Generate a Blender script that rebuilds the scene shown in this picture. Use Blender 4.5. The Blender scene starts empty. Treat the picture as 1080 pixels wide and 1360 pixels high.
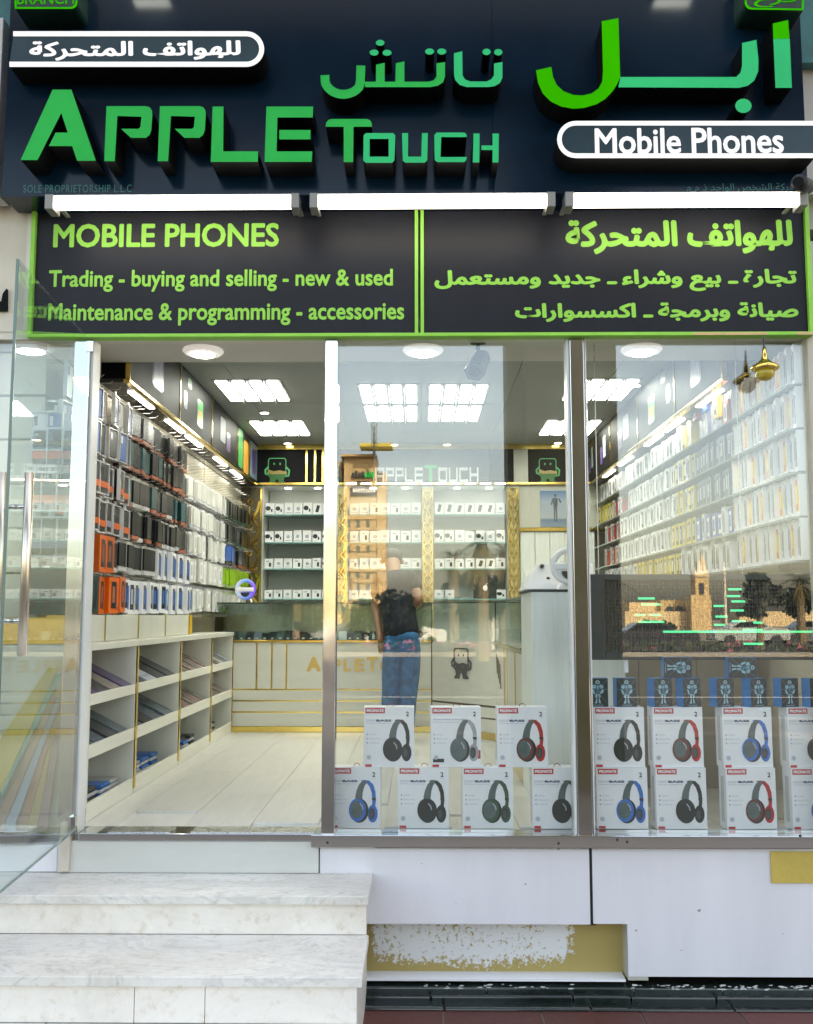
import bpy, bmesh, math, random
from math import sin, cos, pi, radians
from mathutils import Vector
random.seed(7)
sc = bpy.context.scene
COL = sc.collection

# ------------------------------------------------------------------ camera, sky, sun, exposure
PITCH, YAW, FPX = radians(6.06), radians(0.66), 1300.0
EYE = 1.6
cam = bpy.data.cameras.new('camera'); camo = bpy.data.objects.new('camera', cam); COL.objects.link(camo)
cam.sensor_fit = 'VERTICAL'; cam.sensor_height = 36; cam.lens = FPX/1360*36
cam.clip_start = .05; cam.clip_end = 3000
camo.location = (0, 0, EYE); camo.rotation_euler = (pi/2+PITCH, 0, YAW)
sc.camera = camo
SUN_EL, SUN_AZ = radians(47), radians(25)      # the sun stands behind the building
w = bpy.data.worlds.new('World'); sc.world = w; w.use_nodes = True
nt = w.node_tree; bg = nt.nodes['Background']
sky = nt.nodes.new('ShaderNodeTexSky'); sky.sky_type = 'NISHITA'; sky.sun_disc = False
sky.sun_elevation = SUN_EL; sky.sun_rotation = SUN_AZ; sky.dust_density = 4.0; sky.air_density = 1.0; sky.ozone_density = .4
nt.links.new(sky.outputs[0], bg.inputs[0]); bg.inputs[1].default_value = .15
sl = bpy.data.lights.new('sun', 'SUN'); sl.energy = 2.7; sl.angle = radians(.5); sl.color = (1, .95, .86)
so = bpy.data.objects.new('sun', sl); COL.objects.link(so)
sd = Vector((sin(SUN_AZ)*cos(SUN_EL), cos(SUN_AZ)*cos(SUN_EL), sin(SUN_EL)))
so.rotation_euler = sd.to_track_quat('Z', 'Y').to_euler(); so.location = (0, 30, 40)
sc.view_settings.view_transform = 'Standard'; sc.view_settings.look = 'None'
sc.view_settings.gamma = 1; sc.view_settings.use_curve_mapping = False
sc.view_settings.use_white_balance = True; sc.view_settings.white_balance_temperature = 8500
sc.view_settings.exposure = 2.65
sc.cycles.max_bounces = 10; sc.cycles.transparent_max_bounces = 24; sc.cycles.glossy_bounces = 5
sc.cycles.sample_clamp_indirect = 6; sc.cycles.use_denoising = True
sc.cycles.caustics_reflective = False; sc.cycles.caustics_refractive = False

# ------------------------------------------------------------------ helpers
def pw(px, py, Y, off=0):
    """pixel of the photograph -> point on the upright plane at depth Y"""
    a, b = (px-540)/FPX, (680-py)/FPX
    y1 = cos(PITCH)-b*sin(PITCH); z1 = sin(PITCH)+b*cos(PITCH)
    x = a*cos(YAW)-y1*sin(YAW); y = a*sin(YAW)+y1*cos(YAW)
    k = Y/y
    return Vector((x*k, Y-off, z1*k+EYE))
def rw(px, py, d):
    """point across the street whose mirror image in the shop glass is at that pixel"""
    p = pw(px, py, d); return Vector((p.x, 8.72-d, p.z))
_m = {}
def mat(name, col, rough=.5, metal=0, var=.06, scale=6, bump=0, bscale=60, spec=.5, emit=None, es=0, stretch=(1,1,1), coat=0, rnd=0):
    if name in _m: return _m[name]
    m = bpy.data.materials.new(name); m.use_nodes = True; _m[name] = m
    n = m.node_tree; N = n.nodes; L = n.links; b = N['Principled BSDF']
    b.inputs['Roughness'].default_value = rough; b.inputs['Metallic'].default_value = metal
    b.inputs['Specular IOR Level'].default_value = spec
    b.inputs['Coat Weight'].default_value = coat
    tc = N.new('ShaderNodeTexCoord'); mp = N.new('ShaderNodeMapping'); mp.inputs['Scale'].default_value = stretch
    L.new(tc.outputs['Object'], mp.inputs[0])
    if var:
        ns = N.new('ShaderNodeTexNoise'); ns.inputs['Scale'].default_value = scale; ns.inputs['Detail'].default_value = 6
        ns.inputs['Roughness'].default_value = .65
        L.new(mp.outputs[0], ns.inputs['Vector'])
        cr = N.new('ShaderNodeValToRGB'); L.new(ns.outputs[0], cr.inputs[0])
        cr.color_ramp.elements[0].position = .3; cr.color_ramp.elements[1].position = .7
        cr.color_ramp.elements[0].color = [max(0, c*(1-var)) for c in col]+[1]
        cr.color_ramp.elements[1].color = [min(1, c*(1+var)) for c in col]+[1]
        if rnd:      # each piece its own slightly different tone
            oi = N.new('ShaderNodeObjectInfo'); hs = N.new('ShaderNodeHueSaturation'); mr = N.new('ShaderNodeMapRange')
            mr.inputs[3].default_value = 1-rnd; mr.inputs[4].default_value = 1+rnd
            L.new(oi.outputs['Random'], mr.inputs[0]); L.new(mr.outputs[0], hs.inputs['Value']); L.new(cr.outputs[0], hs.inputs['Color']); L.new(hs.outputs[0], b.inputs['Base Color'])
        else: L.new(cr.outputs[0], b.inputs['Base Color'])
        rr = N.new('ShaderNodeMapRange'); L.new(ns.outputs[0], rr.inputs[0])
        rr.inputs[3].default_value = max(0, rough-.07); rr.inputs[4].default_value = min(1, rough+.07)
        L.new(rr.outputs[0], b.inputs['Roughness'])
    else: b.inputs['Base Color'].default_value = (*col, 1)
    if bump:
        n2 = N.new('ShaderNodeTexNoise'); n2.inputs['Scale'].default_value = bscale; n2.inputs['Detail'].default_value = 4
        L.new(mp.outputs[0], n2.inputs['Vector'])
        bm_ = N.new('ShaderNodeBump'); bm_.inputs['Strength'].default_value = bump; bm_.inputs['Distance'].default_value = .01
        L.new(n2.outputs[0], bm_.inputs['Height']); L.new(bm_.outputs[0], b.inputs['Normal'])
    if emit: b.inputs['Emission Color'].default_value = (*emit, 1); b.inputs['Emission Strength'].default_value = es
    return m
def glass(name, tint=(.93,.98,.96), f0=.08, rough=0.0):
    if name in _m: return _m[name]
    m = bpy.data.materials.new(name); m.use_nodes = True; _m[name] = m
    N = m.node_tree.nodes; L = m.node_tree.links; N.clear()
    out = N.new('ShaderNodeOutputMaterial'); mx = N.new('ShaderNodeMixShader'); tr = N.new('ShaderNodeBsdfTransparent')
    gl = N.new('ShaderNodeBsdfGlossy'); gl.inputs['Roughness'].default_value = rough; tr.inputs[0].default_value = (*tint, 1)
    gl.inputs[0].default_value = (1,1,1,1)
    g = N.new('ShaderNodeNewGeometry'); dt = N.new('ShaderNodeVectorMath'); dt.operation = 'DOT_PRODUCT'
    L.new(g.outputs['Incoming'], dt.inputs[0]); L.new(g.outputs['Normal'], dt.inputs[1])
    def mth(op, a, b=None):
        k = N.new('ShaderNodeMath'); k.operation = op
        for i, v in enumerate((a, b)):
            if v is None: continue
            if isinstance(v, (int, float)): k.inputs[i].default_value = v
            else: L.new(v, k.inputs[i])
        return k.outputs[0]
    c = mth('ABSOLUTE', dt.outputs['Value']); p = mth('POWER', mth('SUBTRACT', 1.0, c), 5.0)
    f = mth('ADD', mth('MULTIPLY', p, 1-f0), f0)
    L.new(f, mx.inputs[0]); L.new(tr.outputs[0], mx.inputs[1]); L.new(gl.outputs[0], mx.inputs[2]); L.new(mx.outputs[0], out.inputs[0])
    return m

class MB:
    def __init__(s): s.v = []; s.f = []; s.m = []
    def add(s, vs, fs, mi=0):
        o = len(s.v); s.v += [tuple(v) for v in vs]; s.f += [tuple(i+o for i in f) for f in fs]; s.m += [mi]*len(fs); return s
    def box(s, x0, x1, y0, y1, z0, z1, mi=0):
        if x0 > x1: x0, x1 = x1, x0
        if y0 > y1: y0, y1 = y1, y0
        if z0 > z1: z0, z1 = z1, z0
        return s.add([(x0,y0,z0),(x1,y0,z0),(x1,y1,z0),(x0,y1,z0),(x0,y0,z1),(x1,y0,z1),(x1,y1,z1),(x0,y1,z1)],
              [(3,2,1,0),(4,5,6,7),(0,1,5,4),(1,2,6,5),(2,3,7,6),(3,0,4,7)], mi)
    def prism(s, pts, y0, y1, mf=0, ms=None):
        """pts (x,z) outline, front at y0 (towards the street), back at y1"""
        ar = sum(pts[i][0]*pts[(i+1)%len(pts)][1]-pts[(i+1)%len(pts)][0]*pts[i][1] for i in range(len(pts)))
        if ar < 0: pts = pts[::-1]
        n = len(pts); ms = mf if ms is None else ms
        s.add([(x, y0, z) for x, z in pts], [tuple(range(n))], mf)
        s.add([(x, y1, z) for x, z in pts], [tuple(range(n))[::-1]], ms)
        s.add([(x, y0, z) for x, z in pts]+[(x, y1, z) for x, z in pts], [((i+1)%n, i, i+n, (i+1)%n+n) for i in range(n)], ms)
        return s
    def tube(s, a, b, r, r2=None, n=8, mi=0, caps=True):
        a, b = Vector(a), Vector(b); r2 = r if r2 is None else r2
        d = (b-a).normalized(); u = d.orthogonal().normalized(); t = d.cross(u)
        vs = [a+(u*cos(2*pi*i/n)+t*sin(2*pi*i/n))*r for i in range(n)]+[b+(u*cos(2*pi*i/n)+t*sin(2*pi*i/n))*r2 for i in range(n)]
        fs = [(i, (i+1)%n, (i+1)%n+n, i+n) for i in range(n)]
        if caps: fs += [tuple(range(n))[::-1], tuple(range(n, 2*n))]
        return s.add(vs, fs, mi)
    def lathe(s, c, prof, n=20, mi=0, axis='Z'):
        vs = []; c = Vector(c)
        for r, h in prof:
            for i in range(n):
                a = 2*pi*i/n
                vs.append(c+(Vector((r*cos(a), r*sin(a), h)) if axis == 'Z' else Vector((r*cos(a), -h, r*sin(a)))))
        k = len(prof)
        fs = [(j*n+i, j*n+(i+1)%n, (j+1)*n+(i+1)%n, (j+1)*n+i) for j in range(k-1) for i in range(n)]
        fs += [tuple(range(n))[::-1], tuple(range((k-1)*n, k*n))]
        return s.add(vs, fs, mi)
    def torus(s, c, R, r, axis='Y', n=28, k=8, mi=0, a0=0, a1=2*pi):
        vs = []; c = Vector(c)
        for i in range(n+1):
            a = a0+(a1-a0)*i/n
            for j in range(k):
                b = 2*pi*j/k; q = R+r*cos(b)
                vs.append(c+(Vector((q*cos(a), r*sin(b), q*sin(a))) if axis == 'Y' else Vector((q*cos(a), q*sin(a), r*sin(b)))))
        return s.add(vs, [(i*k+j, i*k+(j+1)%k, (i+1)*k+(j+1)%k, (i+1)*k+j) for i in range(n) for j in range(k)], mi)
    def mesh(s, name, mats, off=(0,0,0), smooth=False):
        me = bpy.data.meshes.new(name)
        me.from_pydata([(v[0]-off[0], v[1]-off[1], v[2]-off[2]) for v in s.v], [], s.f)
        for m in (mats if isinstance(mats, (list, tuple)) else [mats]): me.materials.append(m)
        for p, i in zip(me.polygons, s.m): p.material_index = i; p.use_smooth = smooth
        me.validate(); me.update(); return me
    def build(s, name, mats, parent=None, smooth=False, bevel=0, kind=None, seg=2):
        off = wloc(parent) if parent else (0,0,0)
        o = bpy.data.objects.new(name, s.mesh(name, mats, off, smooth)); COL.objects.link(o)
        if parent: o.parent = parent
        if bevel:
            b = o.modifiers.new('bevel', 'BEVEL'); b.width = bevel; b.segments = seg; b.limit_method = 'ANGLE'
        if kind: o['kind'] = kind
        return o
def wloc(o):
    v = Vector(o.location)
    while o.parent: o = o.parent; v += o.location
    return v
def root(name, loc, label, cat, group=None):
    o = bpy.data.objects.new(name, None); COL.objects.link(o); o.location = loc; o.empty_display_size = .05
    o['label'] = label; o['category'] = cat
    if group: o['group'] = group
    return o
def tag(o, label, cat, group=None):
    o['label'] = label; o['category'] = cat
    if group: o['group'] = group
    return o
def dup(r, loc, rz=None, label=None, name=None):
    def cp(o, p):
        c = o.copy(); COL.objects.link(c)
        if p: c.parent = p
        for ch in o.children: cp(ch, c)
        return c
    c = cp(r, None); c.location = loc
    if rz is not None: c.rotation_euler = (0, 0, rz)
    if label: c['label'] = label
    return c
def inst(name, me, parent, loc, rz=0):
    o = bpy.data.objects.new(name, me); COL.objects.link(o); o.parent = parent
    o.location = Vector(loc)-wloc(parent) if parent else loc; o.rotation_euler = (0, 0, rz); return o
ORD = 'first second third fourth fifth sixth seventh eighth ninth tenth eleventh twelfth thirteenth fourteenth fifteenth sixteenth seventeenth eighteenth nineteenth twentieth'.split()

# ---- lettering
AR = {'ا':(0xFE8D,0),'ب':(0xFE8F,1),'ة':(0xFE93,0),'ت':(0xFE95,1),'ج':(0xFE9D,1),'ح':(0xFEA1,1),'د':(0xFEA9,0),'ر':(0xFEAD,0),
'س':(0xFEB1,1),'ش':(0xFEB5,1),'ص':(0xFEB9,1),'ع':(0xFEC9,1),'ف':(0xFED1,1),'ك':(0xFED9,1),'ل':(0xFEDD,1),'م':(0xFEE1,1),
'ن':(0xFEE5,1),'ه':(0xFEE9,1),'و':(0xFEED,0),'ي':(0xFEF1,1),'ء':(0xFE80,-1),'خ':(0xFEA5,1),'ذ':(0xFEAB,0)}
def ar(s):
    out = []
    for i, c in enumerate(s):
        if c not in AR: out.append(c); continue
        b, d = AR[c]
        if d == -1: out.append(chr(b)); continue
        pj = i > 0 and s[i-1] in AR and AR[s[i-1]][1] == 1
        nj = d == 1 and i < len(s)-1 and s[i+1] in AR and AR[s[i+1]][1] != -1
        k = {(0,0):0,(1,0):1,(0,1):2,(1,1):3}[(int(pj), int(nj))] if d == 1 else int(pj)
        out.append(chr(b+k))
    return ''.join(reversed(out))
_g = {}
_fc = bpy.data.curves.new('glyphs', 'FONT'); _fo = bpy.data.objects.new('glyphs', _fc); COL.objects.link(_fo); _fc.resolution_u = 3
def _mesh(s):
    _fc.body = s; bpy.context.view_layer.update()
    e = _fo.evaluated_get(bpy.context.evaluated_depsgraph_get()); m = e.to_mesh()
    r = [tuple(v.co) for v in m.vertices], [tuple(p.vertices) for p in m.polygons]; e.to_mesh_clear(); return r
def glyph(c):
    if c not in _g:
        bar = max(v[0] for v in _mesh('|')[0])
        adv = max(v[0] for v in _mesh(c+'|')[0])-bar
        _g[c] = (*(_mesh(c) if c != ' ' else ([], [])), adv)
    return _g[c]
def text(s, x0, x1, z0, z1, y, mb=None, bold=.02, mi=0, track=0, eps=.00006, hgt=None):
    """lettering fitted into the box x0..x1, z0..z1 on the plane y (facing the street)"""
    mb = mb or MB(); vs = []; x = 0; gl = []
    for c in s:
        v, f, a = glyph(c); gl.append((v, f, x)); vs += [(q[0]+x, q[1]) for q in v]; x += a+track
    ax, bx = min(q[0] for q in vs), max(q[0] for q in vs); az, bz = min(q[1] for q in vs), max(q[1] for q in vs)
    kx = (x1-x0)/(bx-ax+2*bold); kz = (z1-z0)/(bz-az+2*bold)
    offs = [(0,0)] if not bold else [(0,0)]+[(bold*cos(t*pi/4), bold*sin(t*pi/4)) for t in range(8)]
    for j, (dx, dz) in enumerate(offs):
        for i, (v, f, ox) in enumerate(gl):
            if v: mb.add([(x0+(q[0]+ox-ax+dx+bold)*kx, y-(j+(i%2)*.5)*eps, z0+(q[1]-az+dz+bold)*kz) for q in v], f, mi)
    return mb
def ptext(s, px0, py0, px1, py1, Y, **k):
    a = pw(px0, py1, Y); b = pw(px1, py0, Y); a2 = pw(px0, py0, Y)
    return text(s, (a.x+a2.x)/2, b.x, a.z, b.z, Y, **k)
def ppoly(pts, Y): return [(pw(x, y, Y).x, pw(x, y, Y).z) for x, y in pts]
def arc(cx, cy, r, a0, a1, n=6, ry=None):
    ry = r if ry is None else ry
    return [(cx+r*cos(radians(a0+(a1-a0)*i/n)), cy-ry*sin(radians(a0+(a1-a0)*i/n))) for i in range(n+1)]
def band(path, wd):
    """outline of a thick stroke (flat ends) along a pixel path"""
    P = [Vector((*p, 0)) for p in path]; L, R = [], []
    for i, p in enumerate(P):
        d0 = (p-P[i-1]).normalized() if i else None; d1 = (P[i+1]-p).normalized() if i < len(P)-1 else None
        d = ((d0 or d1)+(d1 or d0)).normalized(); nrm = Vector((-d.y, d.x, 0))
        k = 1/max(.5, (d1 or d0).dot(d)); L.append(p+nrm*wd/2*k); R.append(p-nrm*wd/2*k)
    return [(q.x, q.y) for q in L+R[::-1]]

# ------------------------------------------------------------------ materials
M = dict(
 steel=mat('polished_steel', (.62,.62,.63), .08, 1, var=.05, scale=3, bump=.025, bscale=3),
 brushed=mat('brushed_steel', (.6,.6,.6), .28, 1, var=.03, scale=20),
 gold=mat('gold_trim', (.78,.56,.16), .16, 1, var=.12, scale=4, bump=.06, bscale=8),
 white=mat('white_laminate', (.74,.74,.70), .35, var=.03, scale=4),
 pale=mat('pale_wood_laminate', (.68,.68,.60), .38, var=.07, scale=5, stretch=(1,1,.12) , bump=.06, bscale=40),
 palev=mat('pale_wood_upright', (.84,.88,.84), .35, var=.08, scale=14, stretch=(2,2,.14), bump=.08, bscale=50),
 floorw=mat('pale_floor_laminate', (.66,.65,.61), .3, rnd=.06, var=.09, scale=7, stretch=(3,.35,1), bump=.05, bscale=40),
 ceil=mat('grey_ceiling_panel', (.30,.32,.31), .55, rnd=.05, var=.04, scale=3),
 beige=mat('beige_slat_board', (.66,.62,.50), .45, rnd=.04, var=.05, scale=5, stretch=(1,.3,1)),
 black=mat('black_gloss', (.006,.007,.009), .5, var=.2, scale=3, spec=.12),
 mblack=mat('black_plastic', (.02,.022,.024), .45, var=.1),
 dark=mat('dark_anthracite_frame', (.022,.035,.042), .42, var=.1),
 navy=mat('navy_sign_panel', (.0008,.012,.028), .16, var=.15, scale=1.2, spec=.25),
 slate=mat('slate_sign_vinyl', (.010,.012,.019), .45, spec=.2, var=.3, scale=2.5, bump=.03, bscale=9),
 lime=mat('lime_vinyl', (.24,.60,.085), .5, var=.08, scale=9, spec=.3),
 green=mat('green_acrylic', (.0003,.46,.09), .4, var=.1, scale=1.5, spec=.06),
 green2=mat('deep_green_acrylic', (.0005,.50,.001), .4, var=.1, scale=1.5, spec=.06),
 teal=mat('sea_green_acrylic', (.0005,.55,.20), .4, var=.1, scale=1.5, spec=.06),
 retn=mat('black_letter_return', (.002,.0025,.003), .6, var=.2, spec=.12),
 signw=mat('white_acrylic', (.86,.87,.92), .3, var=.02, emit=(.9,.92,1), es=.06),
 tealt=mat('dull_teal_paint', (.01,.16,.14), .5, var=.1),
 lamp=mat('lit_tube', (.9,.9,.9), .4, var=0, emit=(.95,.97,1), es=1.5),
 panel=mat('lit_ceiling_panel', (.9,.9,.9), .4, var=0, emit=(.80,.93,1), es=3.4),
 soffl=mat('lit_soffit_lens', (.9,.9,.9), .4, var=0, emit=(.9,.96,1), es=20),
 spot=mat('lit_downlight', (.9,.9,.9), .4, var=0, emit=(.9,.96,1), es=3),
 compw=mat('white_composite_cladding', (.70,.69,.73), .42, var=.06, scale=3.5, stretch=(1,1,.22), rnd=.015, bump=.03, bscale=4),
 yellow=mat('ochre_paint', (.55,.40,.09), .6, var=.18, scale=5, bump=.2, bscale=30),
 bplinth=mat('black_granite_tile', (.009,.016,.014), .16, rnd=.4, var=.5, scale=22, coat=.3),
 redt=mat('dark_red_paver', (.10,.028,.024), .55, rnd=.2, var=.3, scale=40, bump=.2, bscale=90),
 marble=None, paper=mat('white_carton', (.88,.885,.91), .42, var=.02, scale=8),
 side=mat('carton_side', (.62,.60,.60), .45, var=.06, scale=30),
 red=mat('red_print', (.60,.03,.04), .4, var=.05), navyp=mat('navy_print', (.03,.05,.16), .45, var=.05),
 greyp=mat('grey_print', (.42,.45,.52), .5, var=.05), bluep=mat('blue_print', (.02,.17,.55), .35, var=.12, scale=20),
 blkp=mat('charcoal_print', (.018,.03,.032), .3, var=.3, scale=20), gryp2=mat('slate_print', (.10,.14,.14), .35, var=.2, scale=20),
 redp=mat('headset_red_print', (.52,.02,.03), .35, var=.15, scale=20), grnp=mat('headset_green_print', (.04,.10,.06), .35, var=.2, scale=20),
 silver=mat('silver_print', (.38,.38,.40), .3, var=.2, scale=20),
 asphalt=mat('asphalt', (.028,.028,.029), .9, spec=.1, var=.2, scale=3, bump=.2, bscale=60),
 tan=mat('tan_stone', (.46,.34,.17), .8, var=.08, scale=.2), leaf=mat('dark_leaves', (.018,.030,.012), .6, var=.4, scale=2),
 bark=mat('palm_bark', (.16,.12,.07), .9, var=.3, scale=6), thatch=mat('dry_frond', (.13,.11,.04), .9, var=.3, scale=3),
 hair=mat('dark_hair', (.012,.01,.009), .6, var=.3, scale=60), skin=mat('brown_skin', (.30,.15,.085), .5, var=.08, scale=20),
 tee=mat('navy_cotton', (.006,.010,.020), .9, var=.2, scale=20, bump=.3, bscale=30), jean=mat('blue_denim', (.012,.115,.26), .85, var=.45, scale=14, bump=.4, bscale=22),
 winglass=glass('shop_window_glass', (.975,.99,.985), .082), doorglass=glass('door_glass', (.94,.98,.97), .022),
 caseglass=glass('display_case_glass', (.90,.975,.95), .04), olive=mat('olive_brown_stone', (.13,.125,.075), .6, var=.1, scale=2),
)
def marble(name='veined_marble', a=(.60,.60,.58), v=(.64,.635,.62), base=(.73,.72,.70), pit=(.72,.66,.60), vs=2.4, ps=26):
    m = bpy.data.materials.new(name); m.use_nodes = True; N = m.node_tree.nodes; L = m.node_tree.links; b = N['Principled BSDF']
    tc = N.new('ShaderNodeTexCoord'); mp = N.new('ShaderNodeMapping'); mp.inputs['Scale'].default_value = (1, 2.2, 1.6); mp.inputs['Rotation'].default_value = (0, .3, .35)
    L.new(tc.outputs['Object'], mp.inputs[0])
    n1 = N.new('ShaderNodeTexNoise'); n1.inputs['Scale'].default_value = vs; n1.inputs['Detail'].default_value = 9; n1.inputs['Distortion'].default_value = 1.4; n1.inputs['Roughness'].default_value = .62
    n2 = N.new('ShaderNodeTexNoise'); n2.inputs['Scale'].default_value = ps; n2.inputs['Detail'].default_value = 6; n2.inputs['Roughness'].default_value = .7
    L.new(mp.outputs[0], n1.inputs[0]); L.new(tc.outputs['Object'], n2.inputs[0])
    cr = N.new('ShaderNodeValToRGB'); L.new(n1.outputs[0], cr.inputs[0])
    e = cr.color_ramp.elements; e[0].position = .3; e[0].color = (*a,1); e[1].position = .72; e[1].color = (*base,1)
    k = e.new(.48); k.color = (*base,1); k = e.new(.52); k.color = (*v,1); k = e.new(.56); k.color = (*base,1)
    c2 = N.new('ShaderNodeValToRGB'); L.new(n2.outputs[0], c2.inputs[0]); c2.color_ramp.elements[0].position = .28; c2.color_ramp.elements[0].color = (*pit,1)
    c2.color_ramp.elements[1].position = .46; c2.color_ramp.elements[1].color = (1,1,1,1)
    mx = N.new('ShaderNodeMix'); mx.data_type = 'RGBA'; mx.blend_type = 'MULTIPLY'; mx.inputs[0].default_value = .8
    L.new(cr.outputs[0], mx.inputs[6]); L.new(c2.outputs[0], mx.inputs[7]); n3 = N.new('ShaderNodeTexNoise'); n3.inputs['Scale'].default_value = 1.7; n3.inputs['Detail'].default_value = 7; n3.inputs['Roughness'].default_value = .7; L.new(tc.outputs['Object'], n3.inputs[0])
    c3 = N.new('ShaderNodeValToRGB'); L.new(n3.outputs[0], c3.inputs[0]); c3.color_ramp.elements[0].position = .32; c3.color_ramp.elements[0].color = (.80,.77,.72,1); c3.color_ramp.elements[1].position = .55; c3.color_ramp.elements[1].color = (1,1,1,1)
    m3 = N.new('ShaderNodeMix'); m3.data_type = 'RGBA'; m3.blend_type = 'MULTIPLY'; m3.inputs[0].default_value = .7; L.new(mx.outputs[2], m3.inputs[6]); L.new(c3.outputs[0], m3.inputs[7]); L.new(m3.outputs[2], b.inputs['Base Color'])
    b.inputs['Roughness'].default_value = .38
    bm_ = N.new('ShaderNodeBump'); bm_.inputs['Strength'].default_value = .12; bm_.inputs['Distance'].default_value = .004; L.new(c2.outputs[0], bm_.inputs['Height']); L.new(bm_.outputs[0], b.inputs['Normal'])
    return m
M['marble'] = marble(a=(.58,.56,.53), v=(.60,.585,.56), base=(.74,.715,.675)); M['riser'] = marble('mottled_riser_marble', (.76,.71,.65), (.80,.755,.70), (.84,.79,.73), (.78,.68,.60), 1.6, 18)
def peel():
    """ochre paint with a white coat flaking off it"""
    m = bpy.data.materials.new('flaking_paint'); m.use_nodes = True; N = m.node_tree.nodes; L = m.node_tree.links; b = N['Principled BSDF']
    tc = N.new('ShaderNodeTexCoord'); sp = N.new('ShaderNodeSeparateXYZ'); L.new(tc.outputs['Object'], sp.inputs[0])
    n1 = N.new('ShaderNodeTexNoise'); n1.inputs['Scale'].default_value = 48; n1.inputs['Detail'].default_value = 8; n1.inputs['Roughness'].default_value = .75
    n2 = N.new('ShaderNodeTexNoise'); n2.inputs['Scale'].default_value = 3.5; n2.inputs['Detail'].default_value = 5
    L.new(tc.outputs['Object'], n1.inputs[0]); L.new(tc.outputs['Object'], n2.inputs[0])
    def mth(op, a, c):
        k = N.new('ShaderNodeMath'); k.operation = op
        for i, v in enumerate((a, c)):
            if isinstance(v, (int, float)): k.inputs[i].default_value = v
            else: L.new(v, k.inputs[i])
        return k.outputs[0]
    # the flaked coat is thickest in the upper middle of the recess, worn towards its foot
    fr_ = mth('MULTIPLY', mth('MAXIMUM', mth('SUBTRACT', sp.outputs['X'], .30), 0), -6.0)
    fl_ = mth('MULTIPLY', mth('MAXIMUM', mth('SUBTRACT', -.50, sp.outputs['X']), 0), -7.0)
    fz_ = mth('MULTIPLY', mth('MAXIMUM', mth('SUBTRACT', -.015, sp.outputs['Z']), 0), -5.0)
    t = mth('ADD', mth('ADD', mth('ADD', fr_, fl_), mth('ADD', fz_, .60)), mth('ADD', mth('MULTIPLY', n1.outputs[0], 1.5), mth('MULTIPLY', n2.outputs[0], .75)))
    t = mth('MULTIPLY', t, .62)
    cr = N.new('ShaderNodeValToRGB'); L.new(t, cr.inputs[0]); cr.color_ramp.interpolation = 'LINEAR'
    E_ = cr.color_ramp.elements; E_[0].position = .96; E_[0].color = (.40,.30,.10,1); E_[1].position = 1.0; E_[1].color = (.70,.70,.69,1)
    L.new(cr.outputs[0], b.inputs['Base Color']); b.inputs['Roughness'].default_value = .7
    bm_ = N.new('ShaderNodeBump'); bm_.inputs['Strength'].default_value = .5; bm_.inputs['Distance'].default_value = .004; L.new(cr.outputs[0], bm_.inputs['Height']); L.new(bm_.outputs[0], b.inputs['Normal'])
    return m
M['peel'] = peel()
YG = 4.36                     # the glass line
XL, XR, YB = -1.95, 1.95, 9.45
ZF = pw(540, 1105, YG).z      # shop floor
ZC = EYE+1.66                 # shop ceiling
ZLIN = pw(540, 452, YG).z     # underside of the fascia

# ------------------------------------------------------------------ ground outside
gx = MB().box(-400, 400, -500, -7.2, -.2, -.12).build('road', M['asphalt'], kind='structure')
kb = MB(); kb.box(-60, 60, -7.2, -7.0, -.2, 0)
kb.build('kerb', mat('kerb_stone', (.25,.24,.21), .8, var=.1), kind='structure', bevel=.02)
pv = MB().box(-60, 60, -7.0, 6, -.2, -.006).build('pavement', mat('pavement_bedding', (.22,.19,.16), .9, var=.1), kind='structure')
tile = MB().box(.004, .396, .004, .396, -.004, 0).mesh('paver', M['redt'])
for i in range(-2, 5):
    for j in range(4): inst('paver', tile, pv, (.1+i*.4, 3.0+j*.4-.28, random.uniform(-.0006, .0006)))
md = MB().box(-200, 200, -34, -33.2, -.12, .05).build('road_median', mat('median_kerb', (.25,.23,.19), .8, var=.1), kind='structure')
hd = MB()
for i in range(2600):
    x = random.uniform(-45, 60); a = random.uniform(.05, .16); z = random.uniform(.05, .45); y = -33.6+random.uniform(-.3, .3)
    hd.add([(x-a, y, z), (x+a, y+.05, z+.05), (x+.02, y-.1, z+a*1.3)], [(0,1,2)], 1 if random.random() < .15 else 0)
tag(hd.build('flower_hedge', [M['leaf'], mat('pink_petals', (.20,.05,.08), .7)], kind='stuff'), 'low hedge with pink flowers along the road median', 'hedge')

# ------------------------------------------------------------------ the building round the shop
bl = root('shop_building', (0, 6, 0), 'shop building with pale cladding holding the phone shop', 'building')
wall = mat('grey_render', (.45,.44,.42), .8, var=.06)
xr = pw(1068, 452, YG).x; xl = pw(-60, 600, YG).x
MB().box(-9, 9, YG+.02, 12, pw(0, -40, 4.2).z, 11).box(-9, xl-.04, YG, 12, 0, pw(0, -40, 4.2).z).box(XR+.06, 9, YG+.02, 12, 0, pw(0, -40, 4.2).z).box(xl, XR+.05, YB+.52, 12, 0, 4.9).build('wall', wall, bl)
MB().box(xl-.03, XR+.05, YG+.03, YB+.5, ZC+.12, pw(0, -42, 4.2).z).build('roof_slab', wall, bl)
MB().box(xr, xr+.5, YG-.03, YG+.05, 0, ZLIN+.45).build('pilaster', mat('beige_render', (.52,.49,.42), .8, var=.06, scale=4), bl, bevel=.004)
MB().box(pw(-80,0,4.3).x, pw(1200,0,4.3).x, YG-.05, YG+.02, pw(0,262,4.3).z, pw(0, -44, 4.2).z).build('fascia_backing', wall, bl)
# teal strip seen past the ends of the main sign
MB().box(pw(-40, 20, 4.24).x, pw(1120, 20, 4.24).x, 4.24, 4.30, pw(0, 90, 4.24).z, pw(0, -60, 4.24).z).build('teal_band', mat('teal_band_paint', (.01,.12,.12), .4, var=.4, scale=5), bl)

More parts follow.
